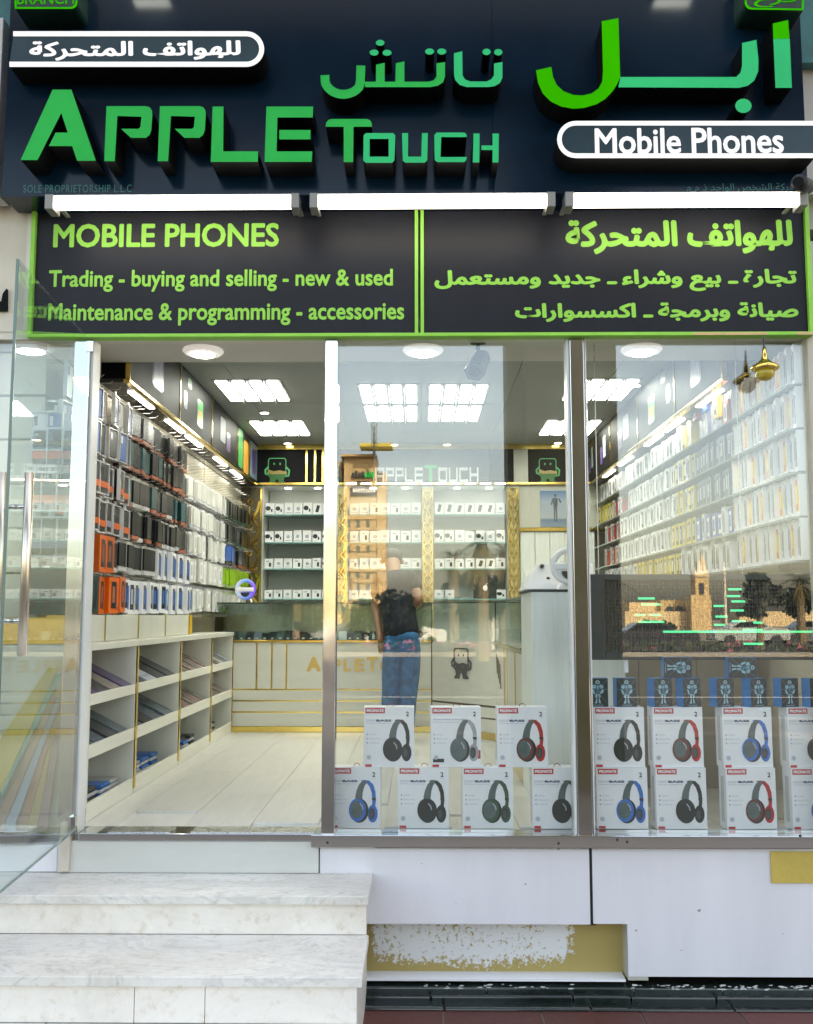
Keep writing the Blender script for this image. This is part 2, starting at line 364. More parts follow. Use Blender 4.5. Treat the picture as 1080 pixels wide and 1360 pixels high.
# steps
def stz(py, Y): return pw(540, py, Y).z
st = bpy.data.objects.new('marble_steps', None); COL.objects.link(st); st['kind'] = 'structure'; st.location = (-1, 3.9, 0)
z1, z2 = stz(1157, YG), stz(1248, 3.95); z3 = z2-.165; z4 = z3-.165
sx1 = pw(490, 1190, 3.98).x; sx0 = -3.2
def slab_row(y0, y1, z, th, cuts, xe):
    xs = [sx0]+cuts+[xe]
    for a, b in zip(xs, xs[1:]):
        MB().box(a+.0012, b-.0012, y0, y1, z-th, z+random.uniform(-.0008, .0008)).build('tread_slab', M['marble'], st, bevel=.004)
def riser_row(y, z0, z1_, cuts, xe):
    xs = [sx0]+cuts+[xe]
    for a, b in zip(xs, xs[1:]):
        MB().box(a+.001, b-.001, y+random.uniform(0, .002), y+.04, z0, z1_).build('riser_slab', M['riser'], st, bevel=.002)
slab_row(3.98, YG-.03, z1, .036, [-2.2], sx1); riser_row(4.005, z2, z1-.036, [-1.9], sx1-.01)
slab_row(3.55, 4.005, z2, .036, [-2.4], sx1); riser_row(3.575, z3, z2-.036, [pw(178,1340,3.575).x, pw(272,1340,3.575).x], sx1-.02)
slab_row(3.12, 3.575, z3, .036, [-1.3], sx1); riser_row(3.145, z4, z3-.036, [-.8], sx1-.02)
slab_row(2.7, 3.145, z4, .036, [-.3], sx1); riser_row(2.725, 0, z4-.036, [-1.1], sx1-.02)
MB().box(sx0, sx1-.025, 4.05, YG-.02, .0, z1-.037).box(sx0, sx1-.025, 3.62, 4.05, 0, z2-.037).box(sx0, sx1-.025, 3.19, 3.62, 0, z3-.037).box(sx0, sx1-.025, 2.77, 3.19, 0, z4-.037).build('step_core', M['marble'], st)

# threshold riser under the door
tr = root('door_threshold', (pw(250,1117,4.3).x, 4.33, z1), 'steel door threshold on a pale stone riser above the top step', 'threshold')
ax, bx = pw(76, 1130, 4.31).x, pw(423, 1130, 4.31).x
MB().box(ax, bx, 4.315, 4.45, z1+.001, pw(0, 1117, 4.31).z).build('riser_stone', mat('grey_stone', (.56,.56,.53), .4, var=.06, scale=3, stretch=(1,1,3)), tr, bevel=.003)
MB().box(pw(104,1110,4.31).x, pw(430,1110,4.31).x, 4.31, 4.46, pw(0,1116.5,4.31).z, ZF+.001).build('steel_strip', M['steel'], tr, bevel=.002)
for x0, x1 in ((150, 232), (258, 420)):
    a, b = pw(x0, 1107, 4.4).x, pw(x1, 1107, 4.4).x
    MB().box(a, b, 4.325, 4.44, ZF+.0012, ZF+.004).build('floor_spring_plate', M['brushed'], tr, bevel=.001)
MB().box(sx0, ax-.004, 4.325, 4.45, z1+.001, pw(0,1122,4.31).z-.004).build('riser_stone', M['compw'], tr, bevel=.003)

# cladding under the windows
cl = root('window_base_cladding', (.8, YG, .2), 'white composite cladding panels below the shop windows', 'wall')
zs = pw(0, 1125, 4.33).z
def prect(x0, y0, x1, y1, Y, d, name, m, p, bevel=.002):
    a = pw(x0, y1, Y); b = pw(x1, y0, Y); return MB().box(a.x, b.x, Y, Y+d, a.z, b.z).build(name, m, p, bevel=bevel)
a = pw(484, 1227, 4.33)
prect(424, 1127, 782.5, 1227, 4.33, .1, 'cladding_panel', M['compw'], cl)
p = prect(788.5, 1127, 1150, 1297, 4.33, .1, 'cladding_panel', M['compw'], cl)
b = pw(835, 1227, 4.33); MB().box(pw(788.5,1200,4.33).x-.003, b.x+.001, 4.3285, 4.34, pw(0,1297,4.33).z, b.z).build('shadow_cover', M['compw'], cl).hide_render = True
bpy.data.objects.remove(bpy.data.objects['shadow_cover']); bpy.data.objects.remove(p)
qa, qb = pw(788.5, 1227, 4.33), pw(1150, 1127, 4.33); qc = pw(835, 1297, 4.33)
MB().prism([(qa.x, qa.z), (qc.x, qa.z), (qc.x, qc.z), (qb.x, qc.z), (qb.x, qb.z), (qa.x, qb.z)], 4.33, 4.43).build('cladding_panel', M['compw'], cl, bevel=.002)
prect(780, 1126, 790, 1229, 4.345, .07, 'black_joint', M['mblack'], cl, 0)
# recess with flaking paint
ra, rb = pw(478, 1300, 4.40), pw(835, 1227, 4.40)
o = bpy.data.objects.new('flaking_back_wall', MB().box(ra.x-.1, rb.x+.03, 4.43, 4.5, ra.z-.03, rb.z+.06).mesh('flaking_back_wall', M['peel'], ((ra.x+rb.x)/2, 4.43, (ra.z+rb.z)/2))); COL.objects.link(o)
o.parent = cl; o.location = Vector(((ra.x+rb.x)/2, 4.43, (ra.z+rb.z)/2))-cl.location
MB().box(pw(829,0,4.33).x, qc.x-.0005, 4.335, 4.43, pw(0,1299,4.33).z, pw(0,1228,4.33).z).build('recess_side', mat('pale_reveal', (.5,.5,.42), .6, var=.1, scale=20), cl)
o = tag(prect(1025, 1131, 1100, 1173, 4.322, .007, 'paint_patch', M['yellow'], None, .001), 'yellow rectangle of bare ochre paint at the right end of the cladding', 'patch')
MB().box(pw(1034,0,4.32).x, pw(1110,0,4.32).x, 4.3195, 4.322, pw(0,1166,4.32).z, pw(0,1139,4.32).z).build('inner_mark', mat('bright_ochre', (.62,.46,.10), .5, var=.2, scale=9), None).parent = o
MB().box(ra.x-.05, qc.x-.01, 4.34, 4.43, pw(0,1300.5,4.34).z, pw(0,1297.5,4.34).z).build('white_ledge', M['paper'], cl)
for (x, y, r0) in ((698,1174,.007),(929,1209,.009),(606,1200,.003),(560,1147,.003),(742,1127,.006),(1040,1240,.003),(905,1262,.004),(845,1236,.006)):
    q = pw(x, y, 4.33); MB().add([(q.x+r0*cos(t)*random.uniform(.4,1.4), 4.3293, q.z+r0*sin(t)*random.uniform(.3,1.1)) for t in (0,1,2,3,4,5)], [(5,4,3,2,1,0)]).build('chip', mat('grey_chip', (.30,.29,.31), .8), cl)
# black plinth
pl = root('black_plinth', (.9, 4.2, 0), 'black glossy stone tile plinth stepping out along the foot of the wall', 'plinth')
zt = pw(0, 1302, 4.36).z
for y0, z0, z1_, cuts in ((4.30, pw(0,1318,4.30).z, zt, [483,646,842,960,1100]), (4.25, pw(0,1334,4.25).z, pw(0,1321,4.25).z, [483,572,761,838,951,1100]), (4.18, -.004, pw(0,1337,4.18).z, [480,590,785,975,1100])):
    for i in range(len(cuts)-1):
        MB().box(pw(cuts[i],1300,y0).x+.002, pw(cuts[i+1],1300,y0).x-.002, y0, 4.5, z0, z1_+random.uniform(-.001,.001)).build('tile', M['bplinth'], pl, bevel=.006, seg=3)
MB().box(sx1-.01, 2.2, 4.31, 4.5, 0, zt-.012).build('mortar', mat('white_mortar', (.55,.55,.52), .9, var=.2, scale=50), pl)
pc = MB()
for i in range(240):
    u = random.random(); x = pw(840+240*u, 1300, 4.3).x if random.random() < .75 else pw(560+60*random.random()*3, 0, 4.3).x
    r = random.uniform(.002, .008); row = random.choice((0, 1, 1)); y = (4.2985, 4.2485)[row]; z = (pw(0,1304+random.random()*6,4.3).z, pw(0,1331,4.25).z+random.uniform(-.006,.004))[row]
    pc.add([(x+r*2*cos(t)*random.uniform(.5,1.3), y-.0004*(i%3), z+r*.5*sin(t)*random.uniform(.5,1.3)) for t in (0, 1, 2, 3, 4, 5)], [(5,4,3,2,1,0)])
pc.build('paint_flakes', mat('old_white_paint', (.55,.56,.55), .8, var=.1), pl, kind='stuff')

# ------------------------------------------------------------------ shop front frame and glazing
fr = root('shopfront_frame', (0, YG, ZF), 'polished steel shopfront frame with posts and sill around the panes', 'window frame')
def post(px0, px1, py, y0, y1, name, m):
    a, b = pw(px0, py, y0).x, pw(px1, py, y0).x
    return MB().box(a, b, y0, y1, ZF-.003, ZLIN).build(name, m, fr, bevel=.003)
post(88, 110, 760, 4.315, 4.40, 'post', M['steel'])
a, b = pw(88, 760, 4.315).x, pw(110, 760, 4.315).x
MB().box(b-.0005, b+.012, 4.325, 4.42, ZF-.003, ZLIN).build('post_stop', mat('white_bead', (.7,.72,.72), .3, var=.03), fr, bevel=.002)
post(429.5, 446.5, 760, 4.315, 4.40, 'post', M['steel'])
post(762, 781, 760, 4.315, 4.40, 'post', M['steel'])
a = pw(760, 760, 4.325).x; MB().box(a-.008, a+.004, 4.325, 4.41, ZF-.003, ZLIN).build('post_stop', mat('white_bead', (.7,.72,.72), .3, var=.03), fr, bevel=.002)
a = pw(783, 760, 4.33).x; MB().box(a-.004, a+.003, 4.33, 4.40, ZF-.003, ZLIN).build('post_stop', _m['white_bead'], fr, bevel=.002)
MB().box(pw(424,0,4.3).x, xr, 4.30, 4.42, pw(0,1125,4.30).z, pw(0,1108,4.30).z).build('sill', M['steel'], fr, bevel=.003)
MB().box(-2.4, pw(82,0,4.3).x, 4.30, 4.42, pw(0,1122,4.30).z, pw(0,1104,4.30).z).build('sill', M['steel'], fr, bevel=.003)
MB().box(pw(80,1110,4.3).x, pw(87,1110,4.3).x+.02, 4.296, 4.36, z1+.01, pw(0,1092,4.3).z).build('post_foot', mat('stone_foot', (.5,.45,.38), .5, var=.1), fr, bevel=.002)
MB().box(xl, xr, 4.325, 4.40, ZLIN, ZLIN+.06).build('head_rail', mat('beige_rail', (.6,.58,.5), .4, var=.04), fr)
for x, y in ((435,1119),(742,1120),(820,1115),(833,1118),(1063,1110)):
    q = pw(x, y, 4.30); MB().lathe((q.x, 4.30, q.z), [(.006,-.002),(.006,.001),(.004,.003)], 10, axis='Y').build('screw', M['mblack'], fr)
gw = []
for x0, x1, lb in ((-58, 88, 'narrow glass pane left of the entrance, seen behind the open door'),
                   (447, 760, 'middle clear shop window pane between the entrance and the dark post'),
                   (784, None, 'right shop window pane in front of the led display')):
    a = pw(x0, 760, YG).x+.001; b = pw(x1, 760, YG).x-.001 if x1 else xr-.001
    g = MB().box(a, b, YG-.002, YG+.006, ZF+.0005 if x0 > 0 else ZF, ZLIN-.001).build('window_pane', M['winglass']); tag(g, lb, 'window', 'shop window panes')
# open glass door
hx, hy = pw(113, 760, 4.36).x, 4.36
da = radians(5.0); DW = 1.03
dr = root('glass_door', (hx, hy, ZF), 'frameless glass door swung open towards the street, with a long steel handle', 'door')
d = Vector((sin(da), -cos(da), 0))
def dslab(s0, s1, z0, z1_, th, name, m, off=0):
    n_ = Vector((cos(da), sin(da), 0)); vs = []
    for z in (z0, z1_):
        for s, t in ((s0,-th),(s1,-th),(s1,th),(s0,th)): q = dr.location+d*s+n_*(t+off); vs.append((q.x, q.y, z))
    return MB().add(vs, [(3,2,1,0),(4,5,6,7),(0,1,5,4),(1,2,6,5),(2,3,7,6),(3,0,4,7)]).build(name, m, dr)
dslab(-.10, 1.08, ZF+.012, ZLIN-.015, .005, 'pane', M['doorglass'])
eg = mat('green_glass_edge', (.12,.20,.18), .2, var=.05)
dslab(1.08, 1.084, ZF+.012, ZLIN-.015, .005, 'pane_edge', eg); dslab(-.103, -.10, ZF+.012, ZLIN-.015, .005, 'pane_edge', eg)
dslab(-.10, 1.08, ZF+.009, ZF+.012, .005, 'pane_edge', eg)
dslab(-.11, .08, ZF+.004, ZF+.075, .014, 'patch_fitting', M['steel']); dslab(-.04, .05, ZLIN-.06, ZLIN-.004, .014, 'patch_fitting', M['steel'])
for sgn in (1, -1):
    q = dr.location+d*1.0+Vector((cos(da), sin(da), 0))*(.045*sgn)
    zb, zt_ = pw(0, 868, 3.6).z, pw(0, 640, 3.6).z
    h = MB().tube((q.x, q.y, zb), (q.x, q.y, zt_), .016, n=16).build('handle', mat('warm_satin_steel', (.74,.66,.55), .3, 1, var=.03), dr, smooth=True)
    for z in (zb+.12, zt_-.12):
        MB().tube((q.x, q.y, z), (q.x-.045*sgn, q.y, z), .009, n=10).build('standoff', M['steel'], h, smooth=True)

# ------------------------------------------------------------------ fascia signs
YP, YL = 4.12, 3.98
fs = root('main_fascia_sign', (0, YP, pw(0,130,YP).z), 'large navy fascia sign with raised green Latin and Arabic letters over the shop', 'sign')
cx = [8, 658, 1067]
for i in range(2):
    pts = [(cx[i]+(3 if i == 0 else 0), -30), (cx[i+1]-1, -30), (cx[i+1]-.6, 260), (cx[i], 260)]
    MB().prism([(pw(8 if i == 0 else 654.5, 140, YP).x, pw(0,261,YP).z), (pw(654 if i == 0 else 1068, 140, YP).x, pw(0,261,YP).z), (pw(654 if i == 0 else 1068, 140, YP).x, pw(0,-40,YP).z), (pw(8 if i == 0 else 654.5, 140, YP).x, pw(0,-40,YP).z)], YP, 4.30).build('backing_panel', M['navy'], fs, bevel=.002)
def letter(polys, m, name='letter', y0=YL, y1=YP, split=None):
    mb = MB()
    for k, pl_ in enumerate(polys): mb.prism(ppoly(pl_, YL), y0+.0006*k, y1, 0, 1)
    return mb.build(name, [m, M['retn']], fs)
h = lambda L_: [(x/2, y/2) for x, y in L_]
letter([h([(140,238),(190,238),(255,427),(205,427),(192,388),(130,388),(148,352),(180,352),(163,300),(100,425),(55,425)])], M['green'])
def P_(dx): return h([(283+dx,282),(388+dx,282),(398+dx,285),(404+dx,294),(405+dx,304),(402+dx,346),(398+dx,358),(388+dx,366),(348+dx,366),(322+dx,342),(368+dx,342),(373+dx,338),(376+dx,310),(312+dx,308),(305+dx,428),(277+dx,428)])
letter([P_(0)], M['green']); letter([P_(142)], M['green'])
letter([h([(565,283),(594,283),(593,402),(686,402),(685,430),(560,430)])], M['green'])
letter([h([(708,283),(832,283),(831,312),(737,312),(735,402),(830,402),(828,430),(703,430)]), h([(742,345),(825,345),(825,370),(742,370)])], M['green'])
q = lambda L_: [(420+x/4.154, 40+y/4.154) for x, y in L_]
letter([q([(52,533),(56,510),(70,494),(90,490),(280,490),(298,498),(306,512),(308,533),(206,533),(204,728),(152,728),(152,533)])], M['green'])
letter([q([(275,568),(425,568),(436,580),(436,600),(295,600),(295,698),(400,698),(400,600),(436,600.5),(432,718),(420,732),(272,732),(260,718),(262,580)])], M['teal'])
letter([q([(474,568),(507,568),(507,698),(580,698),(584,568),(616,568),(613,718),(600,731),(492,731),(478,720)])], M['teal'])
letter([q([(664,565),(818,565),(829,574),(831,590),(690,590),(686,700),(831,700),(828,716),(818,728),(668,728),(654,716),(652,580)])], M['teal'])
letter([q([(868,570),(902,570),(900,730),(864,730)]), q([(973,570),(1008,570),(1006,730),(973,730),(973,661),(912,661),(912,636),(973,636)])], M['teal'])
# Arabic name
sw = 49
letter([q(band([(48,248),(50,285)]+arc(150,262,105,190,325,12,ry=92)[1:]+[(244,285),(247,195)], sw)), q([(268,284),(330,284),(330,190),(378,180),(378,284),(437,284),(440,182),(487,172),(487,284),(620,284),(650,276),(664,255),(664,182),(711,176),(711,255),(700,288),(672,306),(630,314),(268,314)])], M['green'])
letter([q(arc(353,70,24,0,350,14,ry=17))], M['teal'], 'letter_dot')
for x, y in ((320,124),(391,125),(626,118),(693,118)): letter([q(arc(x,y,25,0,350,14,ry=17))], M['teal'], 'letter_dot')
letter([q([(760,128),(806,116),(808,250),(822,272),(850,283),(940,283),(966,272),(981,250),(981,184),(1028,176),(1028,262),(1014,292),(985,309),(950,314),(830,314),(792,302),(768,276),(761,250)])], M['teal'])
for x, y in ((940,120),(1005,122)): letter([q(arc(x,y,23,0,350,14,ry=18))], M['teal'], 'letter_dot')
r_ = lambda L_: [(700+x/2.842, 10+y/2.842) for x, y in L_]
letter([r_([(282,52),(345,40),(352,262),(340,290),(322,318),(296,345),(260,366),(215,379),(175,382),(130,374),(90,355),(60,325),(42,285),(34,237),(92,224),(98,262),(112,292),(138,316),(175,330),(210,332),(245,324),(270,305),(284,280),(287,240)])], M['green2'])
letter([r_([(353,262),(790,262),(806,246),(812,220),(812,134),(866,122),(874,200),(873,240),(858,276),(832,296),(800,303),(345,301)])], M['teal'])
letter([r_([(930,119),(992,118),(1000,303),(938,303)])], M['teal']); letter([r_([(928,60),(986,47),(991,117.5),(930,118.5)])], M['green2'])
letter([r_(arc(817,371,31,0,350,18,ry=27))], M['teal'], 'letter_dot')
# the two pill shaped plates
def pill(px0, px1, y0, y1, rnd, name, th):
    cy = (y0+y1)/2; R = (y1-y0)/2; e = 6
    if rnd == 'R': outer = [(px0+3, y0)]+arc(px1-R, cy, R, 90, -90, 14)+[(px0-2, y1)]; inner = [(px0+3, y0+th)]+arc(px1-R, cy, R-th, 90, -90, 14)+[(px0-2, y1-th)]
    else: outer = [(px1, y0)]+arc(px0+R, cy, R, 90, 270, 14)+[(px1, y1)]; inner = [(px1, y0+th)]+arc(px0+R, cy, R-th, 90, 270, 14)+[(px1, y1-th)]
    o = MB().prism(ppoly(outer, YL), YL, YP, 1, 1).build(name, [M['navy'], M['retn']], fs)
    A, B = ppoly(outer, YL), ppoly(inner, YL); n = len(A)
    MB().add([(x, YL-.003, z) for x, z in A]+[(x, YL-.003, z) for x, z in B]+[(x, YL, z) for x, z in A]+[(x, YL, z) for x, z in B],
       [f for i in range(n-1) for f in ((i+1, i, i+n, i+1+n), (i, i+1, i+1+2*n, i+2*n), (i+1+n, i+n, i+3*n, i+1+3*n))]).build('white_rim', M['signw'], o)
    MB().add([(x, YL-.0008, z) for x, z in B], [tuple(range(n))]).build('plate_face', mat('dark_teal_plate', (.008,.032,.045), .3, var=.2), o)
    return o
p1 = pill(15, 351, 42, 89, 'R', 'phones_plate', 6.5); p2 = pill(740, 1082, 161, 210, 'L', 'phones_plate', 6)
ptext(ar('للهواتف المتحركة'), 39, 53, 320, 81, YL-.0018, bold=.035).build('lettering', M['signw'], p1)
ptext('Mobile Phones', 790, 169, 1040, 205, YL-.0018, bold=.02, track=-.01).build('lettering', M['signw'], p2)
ptext('SOLE PROPRIETORSHIP L.L.C', 31, 245, 175, 256, YP-.0012, bold=.0, track=.06).build('small_lettering', M['tealt'], fs)
ptext(ar('شركة الشخص الواحد ذ م م'), 912, 243, 1058, 258, YP-.0012, bold=0).build('small_lettering', M['tealt'], fs)
# branch plates at the top edge
for (x0, x1, s, lb) in ((18, 103, 'BRANCH', 'small green outlined plate with Latin capitals at the top left corner'), (989, 1070, ar('فرع'), 'small green outlined Arabic branch plate at the top right corner')):
    bp = root('branch_plate', (pw(x0,0,3.98).x, 4, pw(0,10,3.98).z), lb, 'sign', 'branch plates above the fascia')
    out = [(x0, -45), (x1, -45)]+arc(x1-8, 4, 8, 0, -90, 5)+[(x0+2, 12)] if s == 'BRANCH' else [(x0, -45), (x1, -45), (x1-3, 14)]+arc(x0+9, 4, 9, 270, 180, 5)
    MB().prism(ppoly(out, 3.98), 3.98, 4.24).build('plate', mat('black_green_plate', (.006,.03,.02), .3, var=.2), bp, bevel=.002)
    A = ppoly(out, 3.98); c_ = Vector((sum(a_[0] for a_ in A)/len(A), 0, sum(a_[1] for a_ in A)/len(A)))
    mb = MB(); n = len(A)
    B = [(x+(.008 if x < c_.x else -.008), z+.008) for x, z in A]
    for i in range(1, n): mb.add([(A[i][0], 3.9785, A[i][1]), (A[(i+1)%n][0], 3.9785, A[(i+1)%n][1]), (B[(i+1)%n][0], 3.9785, B[(i+1)%n][1]), (B[i][0], 3.9785, B[i][1])], [(0,1,2,3)])
    mb.build('rim', M['green2'], bp)
    ptext(s, (x0+5 if s == 'BRANCH' else x0+12), -9, (x1-4 if s == 'BRANCH' else x1-12), 6 if s == 'BRANCH' else 10, 3.9785, bold=.01).build('lettering', M['green2'], bp)
# lower sign
YS = 4.30
ls = root('lower_sign', (0, YS, pw(0,360,YS).z), 'dark signboard with lime text listing mobile phones trading and maintenance', 'sign')
ax, bx = pw(47, 360, YS).x, pw(1070, 360, YS).x; az, bz = pw(0, 446, YS).z, pw(0, 270, YS).z
xm0, xm1 = pw(551, 360, YS).x, pw(563, 360, YS).x
MB().box(ax, (xm0+xm1)/2-.001, YS, YG-.04, az, bz).build('board', M['slate'], ls); MB().box((xm0+xm1)/2+.001, bx, YS, YG-.04, az, bz).build('board', M['slate'], ls)
t5 = .019
MB().box(ax-t5, ax, YS-.022, YS+.04, az-.014, bz+.012).build('frame_bar', M['lime'], ls, bevel=.002); MB().box(bx, bx+t5, YS-.022, YS+.04, az-.014, bz+.012).build('frame_bar', M['lime'], ls, bevel=.002)
MB().box(ax, bx, YS-.022, YS+.04, az-.014, az+.002).build('frame_bar', M['lime'], ls, bevel=.002); MB().box(ax, bx, YS-.022, YS+.04, bz-.001, bz+.012).build('frame_bar', M['lime'], ls, bevel=.002)
MB().box(xm0, xm0+.015, YS-.014, YS, az+.002, bz-.001).build('divider', M['lime'], ls); MB().box(xm1-.015, xm1, YS-.014, YS, az+.002, bz-.001).build('divider', M['lime'], ls)
for x0, x1 in ((908,946),(948,1002),(1040,1066)):   # masking tape along the bottom bar
    MB().box(pw(x0,0,4.27).x, pw(x1,0,4.27).x, YS-.0245, YS-.022, az-.0135, az-.002).build('masking_tape', mat('masking_tape', (.62,.42,.22), .7, var=.1), ls)
YT = YS-.0012
for s, bx_ , bo in (('MOBILE PHONES', (71,296,371,329), .028), ('Trading - buying and selling - new & used', (65,357,522,388), .024), ('Maintenance & programming - accessories', (64,401,537,433), .024),
    (ar('للهواتف المتحركة'), (751,291,1052,338), .045), (ar('تجارة ـ بيع وشراء ـ جديد ومستعمل'), (577,357,1058,388), .042), (ar('صيانة وبرمجة ـ اكسسوارات'), (684,401,1060,428), .042)):
    ptext(s, *bx_, YT, bold=bo, track=0).build('lettering', M['lime'], ls)
# light strips
for i, (x0, x1, lb) in enumerate(((62,396,'left'),(412,735,'middle'),(750,1069,'right'))):
    r = root('light_strip', (pw(x0,268,4.1).x, 4.1, pw(0,268,4.1).z), f'lit white tube light under the fascia sign, {lb} one of three', 'light', 'tube lights under the fascia sign')
    a, b = pw(x0+8, 268, 4.06), pw(x1-8, 268, 4.06)
    MB().box(a.x, b.x, 4.045, 4.10, pw(0,274,4.045).z, pw(0,260,4.045).z).build('tube', M['lamp'], r, bevel=.01, seg=3); MB().box(a.x-.01, b.x+.01, 4.06, 4.112, pw(0,260,4.045).z+.0005, pw(0,260,4.045).z+.008).build('housing', M['paper'], r)  # opaque housing added above each tube to block its upward light
    for xx in (x0, x1-9):
        c0, c1 = pw(xx, 268, 4.06).x, pw(xx+11, 268, 4.06).x
        MB().box(c0, c1, 4.037, 4.125, pw(0,278.5,4.045).z, pw(0,259,4.045).z).box(c0+.008, c1-.008, 4.125, 4.27, pw(0,262,4.045).z, pw(0,259,4.045).z).build('end_bracket', mat('grey_bracket', (.25,.25,.24), .4, var=.1), r, bevel=.003)
# floodlights just above the fascia
for x, lb in ((182, 'left'), (912, 'right')):
    c = pw(x, 0, 4.34); c = Vector((c.x*.95, 3.9, c.z)); r = root('floodlight', (c.x, 3.9, c.z), f'lit floodlight at the top edge of the fascia sign, {lb} one', 'light', 'floodlights above the fascia')
    MB().box(c.x-.1, c.x+.1, 3.84, 3.92, c.z+.0, c.z+.05).build('housing', M['mblack'], r, bevel=.006)
    MB().box(c.x-.085, c.x+.085, 3.85, 3.91, c.z-.004, c.z-.0005).build('lens', M['panel'], r)
    MB().tube((c.x, 3.9, c.z+.04), (c.x, 4.2, c.z+.08), .012).build('arm', M['mblack'], r)
# neighbour sign at the left
nb = root('neighbour_sign', (pw(0,350,4.32).x, 4.32, pw(0,350,4.32).z), 'cream neighbouring signboard with a black Arabic letter, cut by the left edge', 'sign')
MB().box(pw(-200,350,4.32).x, pw(42,350,4.32).x, 4.32, 4.36, pw(0,441,4.32).z, pw(0,262,4.32).z).build('board', mat('cream_board', (.62,.58,.50), .6, var=.1, scale=3, bump=.05), nb, bevel=.003)
MB().box(pw(34,350,4.30).x, pw(42,350,4.30).x, 4.305, 4.32, pw(0,441,4.32).z, pw(0,268,4.32).z).build('trim', mat('pale_trim', (.7,.68,.62), .5), nb)
MB().prism(ppoly([(-30,402),(4,402),(6,392),(11,385),(11,414),(-30,414)], 4.32), 4.300, 4.32).build('letter', M['retn'], nb)
MB().box(pw(-200,0,4.2).x, pw(6,140,4.2).x, 4.15, 4.30, pw(0,262,4.2).z, pw(0,32,4.2).z).build('upper_box', mat('grey_box_side', (.55,.55,.55), .4, var=.1), nb, bevel=.004)
# little camera on the right end
cc = root('security_camera', (*pw(1066,243,4.0)[:2], pw(0,243,4.0).z), 'small black security camera at the right end of the fascia', 'camera')
q0 = pw(1066, 243, 4.0)
MB().tube(q0+Vector((-.035,-.05,-.02)), q0+Vector((.05,.08,.02)), .034, n=16).build('body', M['mblack'], cc, smooth=True)
MB().tube(q0+Vector((-.037,-.053,-.021)), q0+Vector((-.045,-.065,-.025)), .022, n=16).build('lens_rim', M['black'], cc)
MB().tube(q0+Vector((.03,.05,.0)), q0+Vector((.09,.2,.06)), .014).build('bracket', M['paper'], cc)

# ================================================================== INSIDE THE SHOP
YI = YG+.05
def Xat(px, Y): return pw(px, 820, Y).x
def Zat(py, Y): return pw(540, py, Y).z
# floor planks
fl = bpy.data.objects.new('shop_floor', None); COL.objects.link(fl); fl['kind'] = 'structure'; fl.location = (0, 6.5, ZF-.02)
MB().box(xl, XR+.04, YG+.1, YB+.45, ZF-.12, ZF-.012).build('underlay', M['floorw'], fl)
plk = [MB().box(-.149, .149, -.6*k, .6*k, -.012, 0).mesh('plank', M['floorw']) for k in (.9985,)]
for i in range(13):
    x = -1.8+i*.3; y = YG+.1-.6+(i*.47 % 1.2)
    while y < 9.4:
        c = y+.6
        if c-.6 < YG+.1:
            L_ = c+.6-(YG+.1)
            if L_ > .05: MB().box(x-.149, x+.149, YG+.101, c+.598, ZF-.012, ZF).build('plank', M['floorw'], fl)
        else: inst('plank', plk[0], fl, (x, c, ZF))
        y += 1.2
# ceiling with soffit
ce = bpy.data.objects.new('shop_ceiling', None); COL.objects.link(ce); ce['kind'] = 'structure'; ce.location = (0, 7, ZC)
YS0 = 5.16; ZSF = Zat(463, 4.9)
LP = [(-1.215,7.10,.49,.70),(-1.215,8.55,.49,.70),(-.215,7.22,.45,.64),(.30,7.22,.45,.64),(-.215,7.93,.45,.64),(.30,7.93,.45,.64),(1.34,7.10,.49,.70),(1.34,8.55,.49,.70)]
for x in range(6):
    for y in range(4):
        MB().box(-1.95+x*.66+.002, -1.95+(x+1)*.66-.002, YS0+y*1.2+.002, YS0+(y+1)*1.2-.002, ZC, ZC+.02).build('ceiling_tile', M['ceil'], ce)
MB().box(xl, XR, YI, YS0, ZSF, ZC+.02).build('soffit', mat('pale_soffit', (.55,.54,.50), .5, var=.04), ce, bevel=.004)
MB().box(-1.6, XR-.28, YB-.06, YB-.005, ZC-.05, ZC-.001).build('cornice', M['gold'], ce)
for i, (x, y, wx, wy) in enumerate(LP):
    nm = ['left front','left rear','centre left front','centre right front','centre left rear','centre right rear','right front','right rear'][i]
    r = root('ceiling_light', (x, y, ZC), f'square lit louvre ceiling light panel, {nm} of the eight', 'ceiling light', 'louvre ceiling lights')
    MB().box(x-wx/2, x+wx/2, y-wy/2, y+wy/2, ZC-.004, ZC-.0005).build('backing', mat('white_lamp_tray', (.16,.165,.17), .4), r)
    for k in range(4):
        c = x-wx/2+wx*(k+.5)/4
        MB().box(c-wx*.080, c+wx*.080, y-wy*.44, y+wy*.44, ZC-.012, ZC-.0045).build('light_slot', M['panel'], r)
        if k: MB().box(c-wx/8-.004, c-wx/8+.004, y-wy*.48, y+wy*.48, ZC-.03, ZC-.004).build('louvre', M['brushed'], r)
for i, (px, py) in enumerate(((347,547),(379,588),(524,590),(595,590),(745,588),(852,512),(776,545))):
    r_pos = (680-py)/FPX; D = (ZC-EYE)*(cos(PITCH)-r_pos*sin(PITCH))/(sin(PITCH)+r_pos*cos(PITCH)); x = Xat(px, D)
    r = root('downlight', (x, D, ZC), f'small round lit ceiling downlight, {ORD[i]} counted from the left', 'ceiling light', 'small round downlights')
    MB().lathe((x, D, ZC), [(.045,-.001),(.05,-.006),(.036,-.008)], 16).build('trim_ring', M['brushed'], r); MB().lathe((x, D, ZC), [(.033,-.0085),(.033,-.010)], 16).build('lens', M['spot'], r)
